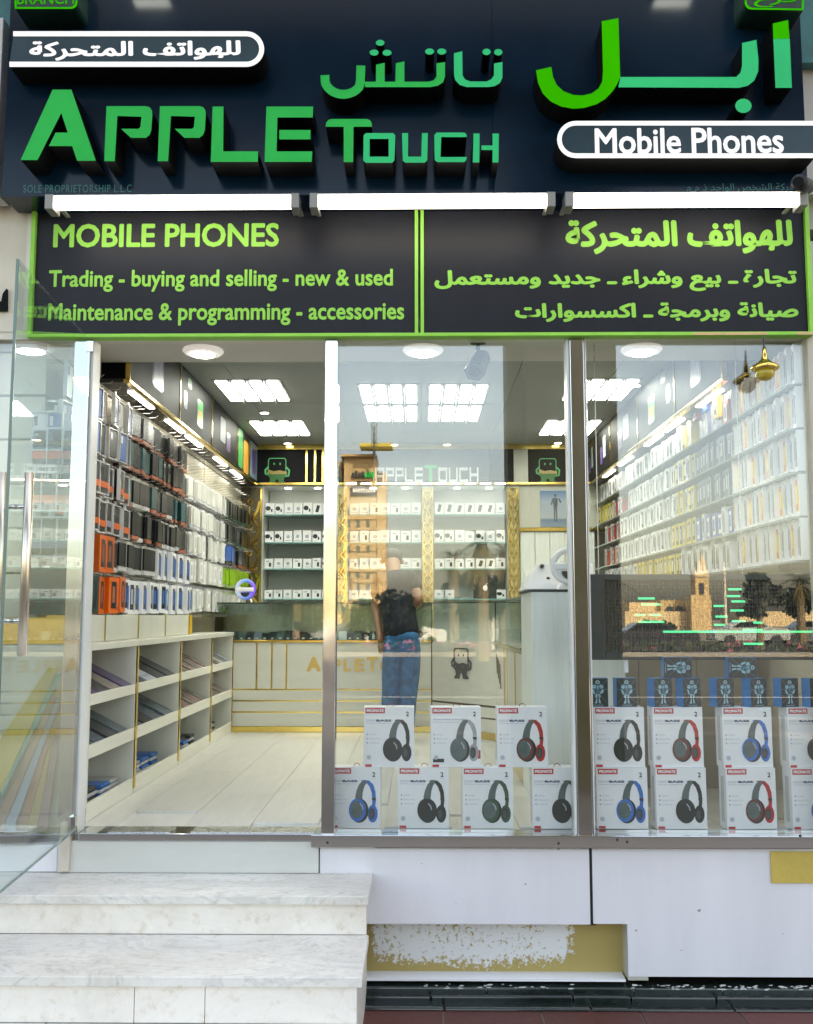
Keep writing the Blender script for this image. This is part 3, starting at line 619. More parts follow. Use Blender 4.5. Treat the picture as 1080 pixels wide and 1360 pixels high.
for px, lb in ((270,'over the open doorway'),(562,'behind the middle window'),(852,'behind the right window')):
    Y = 4.9; c = pw(px, 463, Y)
    r = root('soffit_light', (c.x, Y, ZSF), 'large round lit soffit light '+lb, 'ceiling light', 'round soffit lights')
    MB().lathe((c.x, Y, ZSF), [(.10,-.0005),(.105,-.012),(.09,-.026),(.062,-.03)], 28).build('rim', M['signw'], r, smooth=False); MB().lathe((c.x, Y, ZSF), [(.06,-.0305),(.055,-.034)], 24).build('lens', M['soffl'], r)
# CCTV on the soffit
c = pw(635, 462, 4.75); r = root('ceiling_camera', (c.x, 4.75, ZSF), 'dark security camera hanging from the soffit behind the middle window', 'camera')
MB().lathe((c.x, 4.75, ZSF), [(.04,-.0005),(.038,-.02),(.012,-.026),(.010,-.05)], 16).build('mount', M['dark'], r, smooth=True)
a = pw(640, 474, 4.78); b = pw(630, 494, 4.66)
MB().tube(a, b, .046, .055, n=6).build('body', M['dark'], r, bevel=.004); MB().tube(b, b+(b-a).normalized()*.004, .028, n=14).build('lens', M['black'], r)
# pendant lamp
c = pw(1016, 490, 4.24); r = root('pendant_lamp', (c.x, 4.24, ZLIN), 'brass pendant lamp hanging under the lower sign before the right window', 'lamp')
MB().tube((c.x, 4.24, pw(0,450,4.24).z), (c.x, 4.24, c.z+.04), .004).build('cord', M['mblack'], r)
MB().lathe((c.x, 4.24, c.z), [(.006,.10),(.012,.06),(.014,.045),(.03,.03),(.06,.01),(.062,.0),(.05,-.006)], 20).build('shade', M['gold'], r, smooth=True)
MB().lathe((c.x, 4.24, c.z), [(.042,-.007),(.04,-.03),(.02,-.05)], 16).build('bulb', mat('amber_glass', (.5,.38,.04), .08, var=.1, coat=.6), r, smooth=True)

# walls
def wallobj(name, x0, x1, y0, y1, m):
    o = bpy.data.objects.new(name, None); COL.objects.link(o); o['kind'] = 'structure'; o.location = ((x0+x1)/2, (y0+y1)/2, ZF)
    MB().box(x0, x1, y0, y1, ZF-.01, ZC+.02).build('wall_core', m, o); return o
WL = wallobj('wall_left', XL-.06, XL, YI-.04, YB, M['beige']); WR = wallobj('wall_right', XR, XR+.045, YI-.04, YB, M['beige'])
WB = wallobj('wall_back', XL, XR, YB+.42, YB+.5, M['white'])
for k in range(7):
    z0 = EYE-.01+k*.205
    for side, W, x0, x1 in (('l', WL, XL+.001, -1.72), ('r', WR, XR-.02, XR-.001)):
        for y0 in (4.42, 6.1, 7.8):
            y1 = min(y0+1.68, YB)
            MB().box(x0, x1, y0+.003, y1-.003, z0+.003, z0+.198).build('slat_board', M['beige'], W, bevel=.002)
# light-box panels along both side walls, with gold strips
def zr(k): return EYE+k
ZR = EYE+1.266
def screenprint(mb, pts, x, y0, z0, sy, sz, side, mi):
    vs = [(x, y0+u*sy, z0+v*sz) for u, v in pts]
    mb.add(vs if side > 0 else vs[::-1], [tuple(range(len(vs)))], mi)
def rr(u0, v0, u1, v1, r=.03): return [(u0+r,v0),(u1-r,v0),(u1,v0+r),(u1,v1-r),(u1-r,v1),(u0+r,v1),(u0,v1-r),(u0,v0+r)]
pcol = [mat('violet_print', (.16,.09,.32), .3, var=.3, scale=9), mat('sky_print', (.25,.38,.5), .3, var=.3, scale=9), mat('amber_print', (.62,.28,.05), .3, var=.3, scale=9), mat('leaf_print', (.05,.32,.10), .3, var=.3, scale=9), M['greyp'], mat('ice_print', (.40,.44,.60), .3, var=.2, scale=9)]
for side in (-1, 1):
    X = -1.56 if side < 0 else 1.64; xw = XL if side < 0 else XR
    ys = [5.18, 6.30, 7.30, 8.34, 8.95, YB-.01] if side < 0 else [5.18, 6.15, 7.20, 8.25, 8.90, YB-.01]
    for i in range(5):
        y0, y1 = ys[i], ys[i+1]
        r = root('wall_lightbox', (X, (y0+y1)/2, ZR+.2), f'glossy black advertising panel high on the {"left" if side<0 else "right"} wall, {ORD[i]} from the front', 'advertising panel', 'black advertising panels above the shelves')
        MB().box(X, xw-.025*side, y0+.012, y1-.012, ZR+.012, ZC-.004).build('panel', M['black'], r, bevel=.002)
        MB().box(X-.004*side, X+.02*side, y0-.012+.001, y0+.010, ZR+.012, ZC-.004).build('gold_strip', M['gold'], r)
        mb = MB(); xx = X-.0012*side; w_ = y1-y0; s_ = -side
        for rp in range(1):
            g = [lambda: (screenprint(mb, rr(.40,.22,.62,.82,.04), xx, y0, ZR, w_, .39, s_, 0), screenprint(mb, rr(.43,.26,.59,.78,.03), xx-.0004*side, y0, ZR, w_, .39, s_, 5)),
                 lambda: (screenprint(mb, rr(.5,.2,.68,.7,.03), xx, y0, ZR, w_, .39, s_, 3), screenprint(mb, rr(.53,.2,.65,.5,.02), xx-.0004*side, y0, ZR, w_, .39, s_, 2), screenprint(mb, rr(.1,.3,.2,.62,.03), xx, y0, ZR, w_, .39, s_, 1), screenprint(mb, rr(.2,.72,.32,.9,.03), xx, y0, ZR, w_, .39, s_, 3)),
                 lambda: (screenprint(mb, rr(.3,.3,.5,.8,.03), xx, y0, ZR, w_, .39, s_, 4), screenprint(mb, rr(.55,.2,.7,.6,.03), xx, y0, ZR, w_, .39, s_, 0)),
                 lambda: (screenprint(mb, rr(.08,.08,.45,.95,.05), xx, y0, ZR, w_, .39, s_, 3), screenprint(mb, rr(.5,.05,.92,.8,.06), xx, y0, ZR, w_, .39, s_, 2)),
                 lambda: (screenprint(mb, rr(.1,.08,.9,.95,.05), xx, y0, ZR, w_, .39, s_, 1), screenprint(mb, rr(.3,.2,.7,.8,.05), xx-.0004*side, y0, ZR, w_, .39, s_, 0))]
            g[i if side < 0 else (i if i < 3 else 2)]()
        mb.build('printed_picture', pcol, r)
    r = root('wall_rail', (X, 7.2, ZR), f'long gold rail under the black panels of the {"left" if side<0 else "right"} wall', 'rail')
    MB().box(X-.006*side, X+.03*side, 5.165, YB-.005, ZR-.012, ZR+.010).build('rail', M['gold'], r, bevel=.003); MB().box(X+.031*side, xw-.025*side, 5.17, YB-.005, ZR-.010, ZR+.011).build('underside', M['mblack'], r)
    for y in (5.6, 6.4, 6.95, 7.9, 8.6):
        MB().box(X+.035*side, X+.07*side, y-.22, y+.22, ZR-.017, ZR-.0125).build('strip_lamp', M['spot'], r)

# ---------------- product packs on the side walls (prototypes face +X, hang point at the origin)
def packproto(cols, w_, h_, d_, kind):
    """returns list of (name, mesh) pieces; pack hangs in front of a hook"""
    out = []
    if kind == 'frame':      # clear pack with a phone case inside
        mb = MB(); t = .007
        mb.box(0, d_, -w_/2, -w_/2+t, -h_, -.012).box(0, d_, w_/2-t, w_/2, -h_, -.012).box(0, d_, -w_/2+t, w_/2-t, -h_, -h_+t).box(0, d_, -w_/2+t, w_/2-t, -.012-t, -.012).box(0, d_*.5, -.012, .012, -.012, .012)
        out.append(('clear_frame', mb.mesh('clear_frame', cols[0])))
        out.append(('phone_case', MB().box(d_*.2, d_*.8, -w_/2+.014, w_/2-.014, -h_+.014, -.025).box(d_*.8, d_*.95, -w_/2+.02, -w_/2+.045, -.075, -.035, 1).mesh('phone_case', [cols[1], cols[2]])))
        if len(cols) > 3: out.append(('paper_band', MB().box(d_*.1, d_+.001, -w_/2+.008, w_/2-.008, -h_*.80, -h_*.62).mesh('paper_band', cols[3])))
    elif kind == 'card':
        out.append(('card', MB().box(0, .002, -w_/2, w_/2, -h_, 0).mesh('card', cols[0])))
        mb = MB()
        for k in range(3): o1 = random.uniform(-.006,.006); mb.box(-.018*(k+1), -.018*(k+1)+.002, -w_/2+o1, w_/2+o1, -h_+random.uniform(-.006,.004), -.002).box(-.018*(k+1)+.002, -.018*(k+1)+.012, -w_/2+.008+o1, w_/2-.008+o1, -h_+.028, -.02, 1)
        out.append(('cards_behind', mb.mesh('cards_behind', [cols[0], cols[1]])))
        out.append(('phone_case', MB().box(.002, d_, -w_/2+.006, w_/2-.006, -h_+.03, -.018).mesh('phone_case', cols[1])))
        out.append(('foot_label', MB().box(.002, d_*1.02, -w_/2+.003, w_/2-.003, -h_+.002, -h_+.024).mesh('foot_label', cols[2])))
    else:
        out.append(('carton', MB().box(0, d_, -w_/2, w_/2, -h_, 0).mesh('carton', cols[0])))
        mb = MB(); mb.box(d_+.0003, d_+.0012, -w_*.24, w_*.24, -h_*.86, -h_*.12, 0)
        mb.box(d_+.0013, d_+.002, -w_*.16, w_*.10, -h_*.7, -h_*.25, 1); mb.box(d_+.0003, d_+.0018, w_*.28, w_*.42, -h_*.9, -h_*.2, 1)
        out.append(('printed_window', mb.mesh('printed_window', [cols[1], cols[2]])))
    return out
clear = mat('clear_plastic_edge', (.66,.68,.70), .15, var=.05); cg = mat('black_case', (.009,.010,.012), .3, var=.3, scale=30, rnd=.22)
cgrn = mat('dark_green_pack', (.02,.06,.035), .4, var=.5, scale=30, rnd=.22); lim = mat('lime_pack', (.30,.55,.02), .4, var=.1, scale=30, rnd=.22)
org = mat('orange_pack', (.75,.13,.01), .4, var=.08, scale=20, rnd=.22); brick_ = mat('rust_label', (.42,.12,.06), .5, var=.3, scale=30, rnd=.22)
bluec = mat('blue_case', (.03,.12,.42), .35, var=.1, rnd=.22); whc = mat('white_case', (.72,.72,.74), .3, var=.04, rnd=.22); mut = mat('smoke_case', (.055,.06,.068), .25, var=.5, scale=40, rnd=.22)
yel = mat('yellow_pack', (.78,.62,.02), .4, var=.08, rnd=.22); lil = mat('lilac_case', (.30,.30,.42), .35, var=.1, rnd=.22); dgr = mat('bottle_green_box', (.01,.05,.045), .35, var=.2, rnd=.22); pgr = mat('pale_green_pack', (.45,.60,.30), .4, rnd=.22)
crm = mat('cream_pack', (.66,.66,.62), .45, var=.06, scale=30, rnd=.22); tealc = mat('teal_case', (.02,.12,.13), .3, var=.5, scale=40, rnd=.22)
PK = {
 'white framed pack with a blue phone case': packproto([clear, bluec, whc], .12, .18, .02, 'frame'),
 'clear framed pack with a black phone case': packproto([clear, cg, whc], .12, .18, .02, 'frame'),
 'clear framed pack with a white phone case': packproto([clear, whc, cg], .12, .18, .02, 'frame'),
 'clear framed black case pack with an orange band': packproto([clear, cg, mut, org], .12, .18, .02, 'frame'),
 'clear framed black case pack with a violet band': packproto([clear, cg, mut, lil], .12, .18, .02, 'frame'),
 'black phone case card with a rust label': packproto([mut, cg, brick_], .115, .175, .014, 'card'),
 'smoky phone case card with a rust label': packproto([cg, mut, brick_], .115, .175, .014, 'card'),
 'teal phone case card with a rust label': packproto([cg, tealc, brick_], .115, .175, .014, 'card'),
 'black and white phone case card': packproto([crm, cg, whc], .115, .175, .014, 'card'),
 'orange box with a dark window': packproto([org, cg, brick_], .125, .19, .03, 'box'),
 'bottle green box': packproto([dgr, cg, dgr], .125, .19, .03, 'box'),
 'white box with a dark window and blue stripe': packproto([M['paper'], cg, M['bluep']], .125, .19, .03, 'box'),
 'white box with a grey window': packproto([M['paper'], mut, M['greyp']], .125, .19, .03, 'box'),
 'pale blister pack on a white card': packproto([M['paper'], crm, clear], .12, .17, .012, 'card'),
 'cream paper pack': packproto([crm, M['paper'], crm], .12, .17, .02, 'box'),
 'dark green blister pack': packproto([cgrn, cg, cgrn], .11, .17, .02, 'card'),
 'dark blue pack': packproto([mat('royal_pack', (.015,.03,.22), .35, var=.2), bluec, cg], .11, .17, .02, 'card'),
 'lime green pack': packproto([lim, lim, pgr], .11, .17, .02, 'card'),
 'pale green pack': packproto([pgr, crm, lim], .11, .17, .02, 'card'),
 'slim white cable box with a black print': packproto([M['paper'], cg, M['greyp']], .085, .165, .07, 'box'),
 'slim white cable box with a grey print': packproto([M['paper'], M['greyp'], mut], .085, .165, .07, 'box'),
 'yellow charger box': packproto([yel, cg, crm], .085, .165, .07, 'box'),
 'slate blue box': packproto([mat('slate_blue_box', (.08,.11,.17), .4, var=.2, scale=20), cg, M['greyp']], .09, .165, .06, 'box'),
 'tall white box with an orange print': packproto([M['paper'], org, yel], .10, .19, .06, 'box'),
 'tall white box with a grey print': packproto([M['paper'], M['greyp'], M['blkp']], .10, .19, .06, 'box'),
 'royal blue box': packproto([mat('royal_box', (.03,.10,.42), .4, var=.1), M['paper'], bluec], .10, .15, .06, 'box'),
 'lilac boxed set': packproto([mat('lilac_box', (.22,.22,.34), .4, var=.2, scale=20), M['greyp'], cg], .12, .19, .08, 'box'),
 'red box': packproto([mat('red_pack', (.5,.04,.05), .4, var=.1), crm, cg], .09, .14, .06, 'box'),
 'orange red pack': packproto([mat('orange_red_pack', (.6,.10,.04), .4, var=.1), crm, cg], .09, .14, .06, 'box'),
}
hookm = MB().tube((0,0,0), (.15,0,.004), .0014, n=5).tube((.15,0,.004), (.162,0,.016), .0014, n=5).mesh('hook', M['brushed'])
def place(kind, side, x, y, z, label, group, depth=1, rz=0, hook=True):
    r = bpy.data.objects.new(('phone_case_pack' if 'case' in kind else 'boxed_accessory' if 'box' in kind else 'blister_pack'), None)
    COL.objects.link(r); r.location = (x, y, z); r.rotation_euler = (0, 0, (0 if side < 0 else pi)+rz); r.empty_display_size = .03
    r['label'] = label; r['category'] = 'phone case' if 'case' in kind else 'box' if 'box' in kind else 'pack'; r['group'] = group
    for n_, me in PK[kind]:
        o = bpy.data.objects.new(n_, me); COL.objects.link(o); o.parent = r
        if n_ == 'cards_behind': o['kind'] = 'stuff'
    return r
# left wall: segments per row: (y0, y1, kinds, pitch)
K = list(PK)
ZROW = [EYE+1.185, EYE+1.01, EYE+.80, EYE+.61, EYE+.415, EYE+.205]
F = 'clear framed black case pack with an orange band'; F2 = 'clear framed black case pack with a violet band'
LROWS = [
 [(4.47,5.45,['clear framed pack with a white phone case','white framed pack with a blue phone case'],.14,.0),(5.52,6.95,['black phone case card with a rust label','smoky phone case card with a rust label'],.122,1)],
 [(4.47,5.45,['white framed pack with a blue phone case','clear framed pack with a black phone case','clear framed pack with a black phone case'],.14,0),(5.52,6.95,['smoky phone case card with a rust label','black phone case card with a rust label','teal phone case card with a rust label'],.122,1),(7.05,8.25,['pale blister pack on a white card'],.13,0),(8.3,9.35,['dark green blister pack'],.13,0)],
 [(4.47,5.45,[F],.14,0),(5.52,6.95,['black and white phone case card','smoky phone case card with a rust label','teal phone case card with a rust label'],.122,1),(7.05,8.25,['pale blister pack on a white card'],.13,0),(8.3,9.35,['dark green blister pack'],.13,0)],
 [(4.47,5.45,[F,F,F2],.14,0),(5.52,6.95,['black and white phone case card','black and white phone case card','black phone case card with a rust label'],.122,1),(7.05,8.25,['pale blister pack on a white card','cream paper pack'],.13,0),(8.3,8.8,['dark blue pack'],.13,0),(8.85,9.35,['smoky phone case card with a rust label'],.13,0)],
 [(4.47,4.95,[F2],.14,0),(4.98,5.24,['orange box with a dark window'],.135,0),(5.3,6.1,['black and white phone case card'],.115,0),(6.15,6.95,['white box with a dark window and blue stripe'],.14,0),(7.05,8.25,['cream paper pack'],.13,0),(8.3,9.35,['lime green pack'],.13,0)],
 [(4.47,4.9,['bottle green box'],.14,0),(4.93,5.05,['clear framed pack with a black phone case'],.14,0),(5.07,5.36,['orange box with a dark window'],.135,0),(5.42,7.1,['white box with a dark window and blue stripe','white box with a grey window','white box with a dark window and blue stripe'],.135,0),(7.15,8.25,['cream paper pack','pale blister pack on a white card'],.13,0),(8.3,9.35,['pale green pack'],.13,0)],
]
for ri, (kk, z_) in enumerate((('clear framed pack with a white phone case', 548), (F, 570), (F, 628), (F2, 688), ('bottle green box', 760))):
    for ci in range(3 if ri else 2):
        Yp = 4.40; p_ = pw(52+20.5*ci+(8 if ri < 2 else 0), z_, Yp)
        r = place(kk if not (ri == 0 and ci == 1) else 'white framed pack with a blue phone case', -1, p_.x-.02, Yp, p_.z+.02, f'{kk}, {ORD[ci]} column, {ORD[ri]} row, narrow left pane', 'packs facing the narrow left pane', rz=-pi/2)
        r.scale = (.5, .62, 1.1)
hk = []
for ri, segs in enumerate(LROWS):
    n_ = 0
    for (y0, y1, kinds, pitch, stack) in segs:
        y = y0; i = 0
        while y <= y1:
            k = kinds[i % len(kinds)]; n_ += 1
            if stack: k = random.choice(kinds)
            x = -1.65+random.uniform(-.02, .012)
            place(k, -1, x, y, ZROW[ri]+random.uniform(-.007, .007), f'{k}, {ORD[n_-1] if n_<=20 else "twenty-"+ORD[n_-21]} from entrance, {ORD[ri]} row, left wall', 'packs hanging on the left wall', rz=random.uniform(-.13, .13))
            if stack and i == 0:
                for s_ in range(1, 5): place(k, -1, x-.028*s_, y-.01, ZROW[ri]-.001*s_, f'{k}, {ORD[s_]} in front stack, {ORD[ri]} row, left wall', 'packs hanging on the left wall')
            hk.append((y, ZROW[ri]-.006)); y += pitch; i += 1
for y in [7.02+.13*i for i in range(18)]: hk.append((y, EYE+1.20))
for y in [7.05+.13*i for i in range(17)]: hk.append((y, EYE+1.10))
for y, z in hk: inst('hook', hookm, WL, (-1.72, y, z))
for ri in range(6):   # metal runners the hooks sit on
    MB().box(-1.72, -1.68, 4.45, YB-.02, ZROW[ri]-.196, ZROW[ri]-.188).build('runner', M['brushed'], WL)
# shelf counter below the packs, with the display bins
lb = root('left_shelf_unit', (-1.7, 6.2, ZF), 'long pale shelf unit with open bins and gold dividers along the left wall', 'shelf unit')
XF = -1.50; zb = [ZF+.0, EYE-.85, EYE-.65, EYE-.59, EYE-.41, EYE-.36, EYE-.165]
ydv = [4.50, 5.27, 6.23, 7.17, 8.00]
zt_ = EYE-.16
MB().box(XL+.03, XF, 4.485, 8.04, zt_, zt_+.03).build('top_board', M['pale'], lb, bevel=.003)
MB().box(XL+.03, XL+.05, 4.49, 8.0, ZF+.001, zt_).build('back_board', M['pale'], lb)

for i, y in enumerate(ydv):
    MB().box(XL+.05, XF-.002, y-.018, y+.018, ZF+.001, zt_).build('divider', M['pale'], lb, bevel=.002)
    MB().box(XF-.0019, XF+.006, y-.014, y+.014, ZF+.03, zt_).build('gold_strip', M['gold'] if i else M['pale'], lb)
lipm = mat('pale_lip', (.74,.73,.64), .4, var=.05, scale=12, stretch=(1,.1,1))
for i in range(4):
    y0, y1 = ydv[i]+.019, ydv[i+1]-.019
    for z0, z1_ in ((EYE-.41, EYE-.36), (EYE-.65, EYE-.59), (ZF+.001, EYE-.85)):
        MB().box(XF-.02, XF, y0, y1, z0, z1_).build('front_lip', lipm, lb, bevel=.003)
    for z in (EYE-.40, EYE-.64):
        MB().add([(XL+.06, y0, z+.20), (XF-.021, y0, z), (XF-.021, y1, z), (XL+.06, y1, z+.20), (XL+.06, y0, z+.19), (XF-.021, y0, z-.01), (XF-.021, y1, z-.01), (XL+.06, y1, z+.19)], [(0,1,2,3),(7,6,5,4),(0,4,5,1),(1,5,6,2),(2,6,7,3),(3,7,4,0)]).build('sloping_shelf', M['pale'], lb)
MB().box(XL+.05, XF-.02, 4.50, 8.0, ZF+.002, ZF+.03).build('base_board', M['pale'], lb)
# drawers row between bins and packs
db = root('left_drawer_band', (-1.66, 6.2, EYE-.06), 'pale cupboard band with gold dividers between the bins and hanging packs', 'cupboard')
yd = [4.49, 5.02, 5.62, 6.22, 6.86]
for i in range(4): MB().box(XL+.03, -1.60, yd[i]+.006, yd[i+1]-.006, EYE-.128, EYE+.005).build('drawer_front', M['pale'], db, bevel=.003)
for y in yd: MB().box(XL+.03, -1.596, y-.005, y+.005, EYE-.128, EYE+.005).build('gold_strip', M['gold'], db)
MB().box(XL+.03, -1.592, 6.866, 6.93, EYE-.128, EYE+.005).build('yellow_end', mat('amber_panel', (.75,.45,.03), .4, var=.05), db)
# packets in the bins: screen protector sleeves lying on the slopes
sl_c = [mut, lil, M['greyp'], mat('rosy_sleeve', (.36,.25,.24), .2, var=.4, scale=12), mat('petrol_sleeve', (.12,.16,.19), .2, var=.4, scale=12), mat('taupe_sleeve', (.30,.26,.22), .2, var=.4, scale=12), mat('violet_sleeve', (.12,.07,.20), .15, var=.4, scale=12)]
names_c = ['grey', 'lilac', 'silver', 'rosy', 'petrol', 'taupe', 'violet']
slv = [MB().add([(0,-.5,0),(1,-.5,0),(1,.5,0),(0,.5,0),(0,-.5,.05),(1,-.5,.05),(1,.5,.05),(0,.5,.05)], [(3,2,1,0),(4,5,6,7),(0,1,5,4),(1,2,6,5),(2,3,7,6),(3,0,4,7)]).mesh('sleeve', m) for m in sl_c]
sh = {0: [[4,4,0],[6,0,5]], 1: [[4,0,4],[0,2,0]], 2: [[3,5,3],[3,3,5]], 3: [[5,3,5],[5,2,5]]}
for b_ in range(4):
    y0, y1 = ydv[b_]+.03, ydv[b_+1]-.03
    for lv, z in enumerate((EYE-.64, EYE-.40)):
        n_ = 4 if b_ < 2 else 8; wy = (y1-y0)/n_
        for i in range(n_):
            ci = sh[b_][lv][i % 3]
            o = bpy.data.objects.new('packet_stack', slv[ci]); COL.objects.link(o)
            tk = random.uniform(.7, 1.1)
            o.location = (XL+.09, y0+wy*(i+.5), z+.19); o.scale = (.38, wy*(.86 if b_ < 2 else .8), .45*tk); o.rotation_euler = (0, math.atan2(.19, .375), random.uniform(-.02, .02))
            tag(o, f'{names_c[ci]} packet stack, {ORD[i]} from the front, {["middle","top"][lv]} shelf, {ORD[b_]} bin', 'packet', 'packets on the sloping bin shelves')
    for i in range(5):
        yy = y0+(y1-y0)*(i+.5)/5; c_ = random.choice([M['bluep'], M['redp'], M['greyp'], M['blkp'], mut, crm, M['greyp']]); xx = XF-.20+random.uniform(-.04,.04)
        mb = MB(); a0 = random.uniform(-.4, .4)
        for t in range(3):
            mb.box(xx-.11, xx+.11, yy-.07, yy+.07, ZF+.032+t*.022, ZF+.05+t*.022, t % 2)
        o = mb.build('packet_heap', [c_, clear], None, bevel=.006)
        tag(o, f'loose heap of flat clear packets, {ORD[i]} from the front, bottom of {ORD[b_]} bin', 'packets', 'heaps in the bottom bins')
# right wall: shelves of boxes
ZRB = [EYE+1.06, EYE+.855, EYE+.655, EYE+.45, EYE+.25]
wk = 'slim white cable box with a black print'; wg = 'slim white cable box with a grey print'; yb = 'yellow charger box'; sb = 'slate blue box'; to = 'tall white box with an orange print'; tg = 'tall white box with a grey print'
RROWS = [
 [(4.46,5.5,[tg,tg,to,tg],.074),(5.56,6.0,['lilac boxed set'],.13),(6.15,6.5,[yb,tg],.09),(6.56,8.1,[wk,wg,wg],.10),(8.3,9.3,[wk,wg],.12)],
 [(4.46,5.4,[tg,to,tg,tg],.074),(5.45,6.1,[sb],.088),(6.15,6.6,[yb,wg],.09),(6.66,8.1,[wg,wk,wg,wg],.10),(8.3,8.7,['red box',wk],.12),(8.8,9.3,[yb],.10)],
 [(4.46,5.4,[tg,tg,to],.074),(5.45,6.1,[sb],.088),(6.15,6.6,[yb,yb,wg],.09),(6.66,8.2,[wg,wk],.10),(8.3,9.1,[wk,'red box'],.12)],
 [(4.46,5.4,[to,tg,tg],.074),(5.45,6.1,['royal blue box',wg,'royal blue box','royal blue box'],.10),(6.15,6.75,[yb],.09),(6.8,8.4,[wg,wg,wk],.10),(8.5,9.2,['orange red pack',wk],.12)],
 [(4.46,5.4,[tg,to,tg],.074),(5.5,6.4,[wg,'tall white box with a grey print'],.10),(6.5,7.8,[yb],.10),(7.9,9.2,[wk,wg],.12)],
]
for ri, segs in enumerate(RROWS):
    n_ = 0; z = ZRB[ri]
    for (y0, y1, kinds, pitch) in segs:
        y = y0; i = 0
        while y <= y1:
            k = kinds[i % len(kinds)]; n_ += 1
            hh = [-min(v.co.z for v in PK[k][0][1].vertices)][0]; dd = max(v.co.x for v in PK[k][0][1].vertices)
            place(k, 1, 1.80+dd-.06+random.uniform(-.01,.01), y, z+hh+.001, f'{k}, {ORD[n_-1] if n_<=20 else ("twenty-" if n_<=40 else "forty-")+ORD[(n_-1)%20]} from window, {ORD[ri]} row, right wall', 'boxes on the right wall shelves', rz=random.uniform(-.12, .12) if pitch > .08 else random.uniform(-.3,-.15))
            y += pitch; i += 1
    s_ = root('glass_shelf', (1.86, 6.9, z), f'long grey glass shelf, {ORD[ri]} from the top on the right wall', 'shelf', 'glass shelves on the right wall')
    MB().box(1.70, XR-.022, 4.44, YB-.03, z-.010, z-.0005).build('shelf_plate', mat('grey_green_glass_shelf', (.30,.36,.35), .12, var=.05), s_)
    for y in (4.8, 5.9, 7.0, 8.1, 9.1): MB().box(1.76, XR-.022, y-.004, y+.004, z-.04, z-.0105).build('bracket', M['brushed'], s_)
# odds and ends on top near the window
for i, (px, py, k, Y) in enumerate(((966,553,'red box',6.0),(980,540,'royal blue box',5.8),(1003,545,'yellow charger box',5.55),(1016,560,'orange red pack',5.4))):
    p_ = pw(px, py, Y); place(k, 1, 1.78, Y, p_.z+.12, f'{k} standing loose above top right shelf, {ORD[i]} from the back', 'loose boxes above the right shelf')

# ---------------- back wall
bw = root('back_display_cabinet', (0, YB, ZF), 'white built-in back wall cabinet with four glass shelf levels and downlights', 'cabinet')
zg = EYE+1.27
bays = [(348,438),(462,560),(577,674)]
bx_ = [(Xat(a, YB), Xat(b, YB)) for a, b in bays]
cols_ = [(313,347),(439,461),(561,576),(675,691)]
for a, b in cols_:
    MB().box(Xat(a, YB), Xat(b, YB), YB, YB+.4, ZF, zg-.005).build('upright', M['white'], bw)
MB().box(Xat(691.5, YB), XR-.02, YB+.0, YB+.4, Zat(703, YB), zg-.005).build('plain_panel', mat('cream_panel', (.60,.60,.52), .45, var=.04), bw)
for i in range(5):
    a = Xat(692+i*20, YB); MB().box(a+.002, a+Xat(20+540,YB)-Xat(540,YB)-.002, YB-.0, YB+.3, ZF, Zat(706, YB)).build('door_plank', M['palev'], bw, bevel=.003)
MB().box(Xat(691, YB), XR-.02, YB-.02, YB+.01, Zat(706, YB)+.001, Zat(701, YB)).build('gold_band', M['gold'], bw)
back_items = [('white earphone box with black earbud print', 0), ('white earphone box with pale print', 1), ('small white boxed charger', 2), ('tilted white box with a phone print', 3)]
def bproto(kind):
    mb = MB(); mb.box(-.5,.5,-.5,.5,0,1,0)
    e = -.508
    if kind == 0: mb.prism([(-.2+.3*cos(t), .55+.2*sin(t)) for t in [i*pi/5 for i in range(10)]], e, -.5, 1); mb.box(.12,.3,e,-.5,.25,.5,1)
    if kind == 1: mb.prism([(.0+.22*cos(t), .5+.16*sin(t)) for t in [i*pi/5 for i in range(10)]], e, -.5, 2); mb.box(-.35,.3,e,-.5,.14,.2,2)
    if kind == 2: mb.box(-.3,.1,e,-.5,.7,.8,2); mb.box(.05,.3,e,-.5,.2,.6,1)
    if kind == 3: mb.prism([(-.25,.25),(.1,.2),(.3,.8),(-.05,.85)], e, -.5, 1)
    return mb.mesh('box', [M['paper'], M['blkp'], M['greyp']])
BP = [bproto(i) for i in range(4)]
shy = [683, 720, 755, 795]
gsh = mat('teal_glass_shelf', (.20,.42,.40), .1, var=.05)  # even teal colour for the whole glass shelf
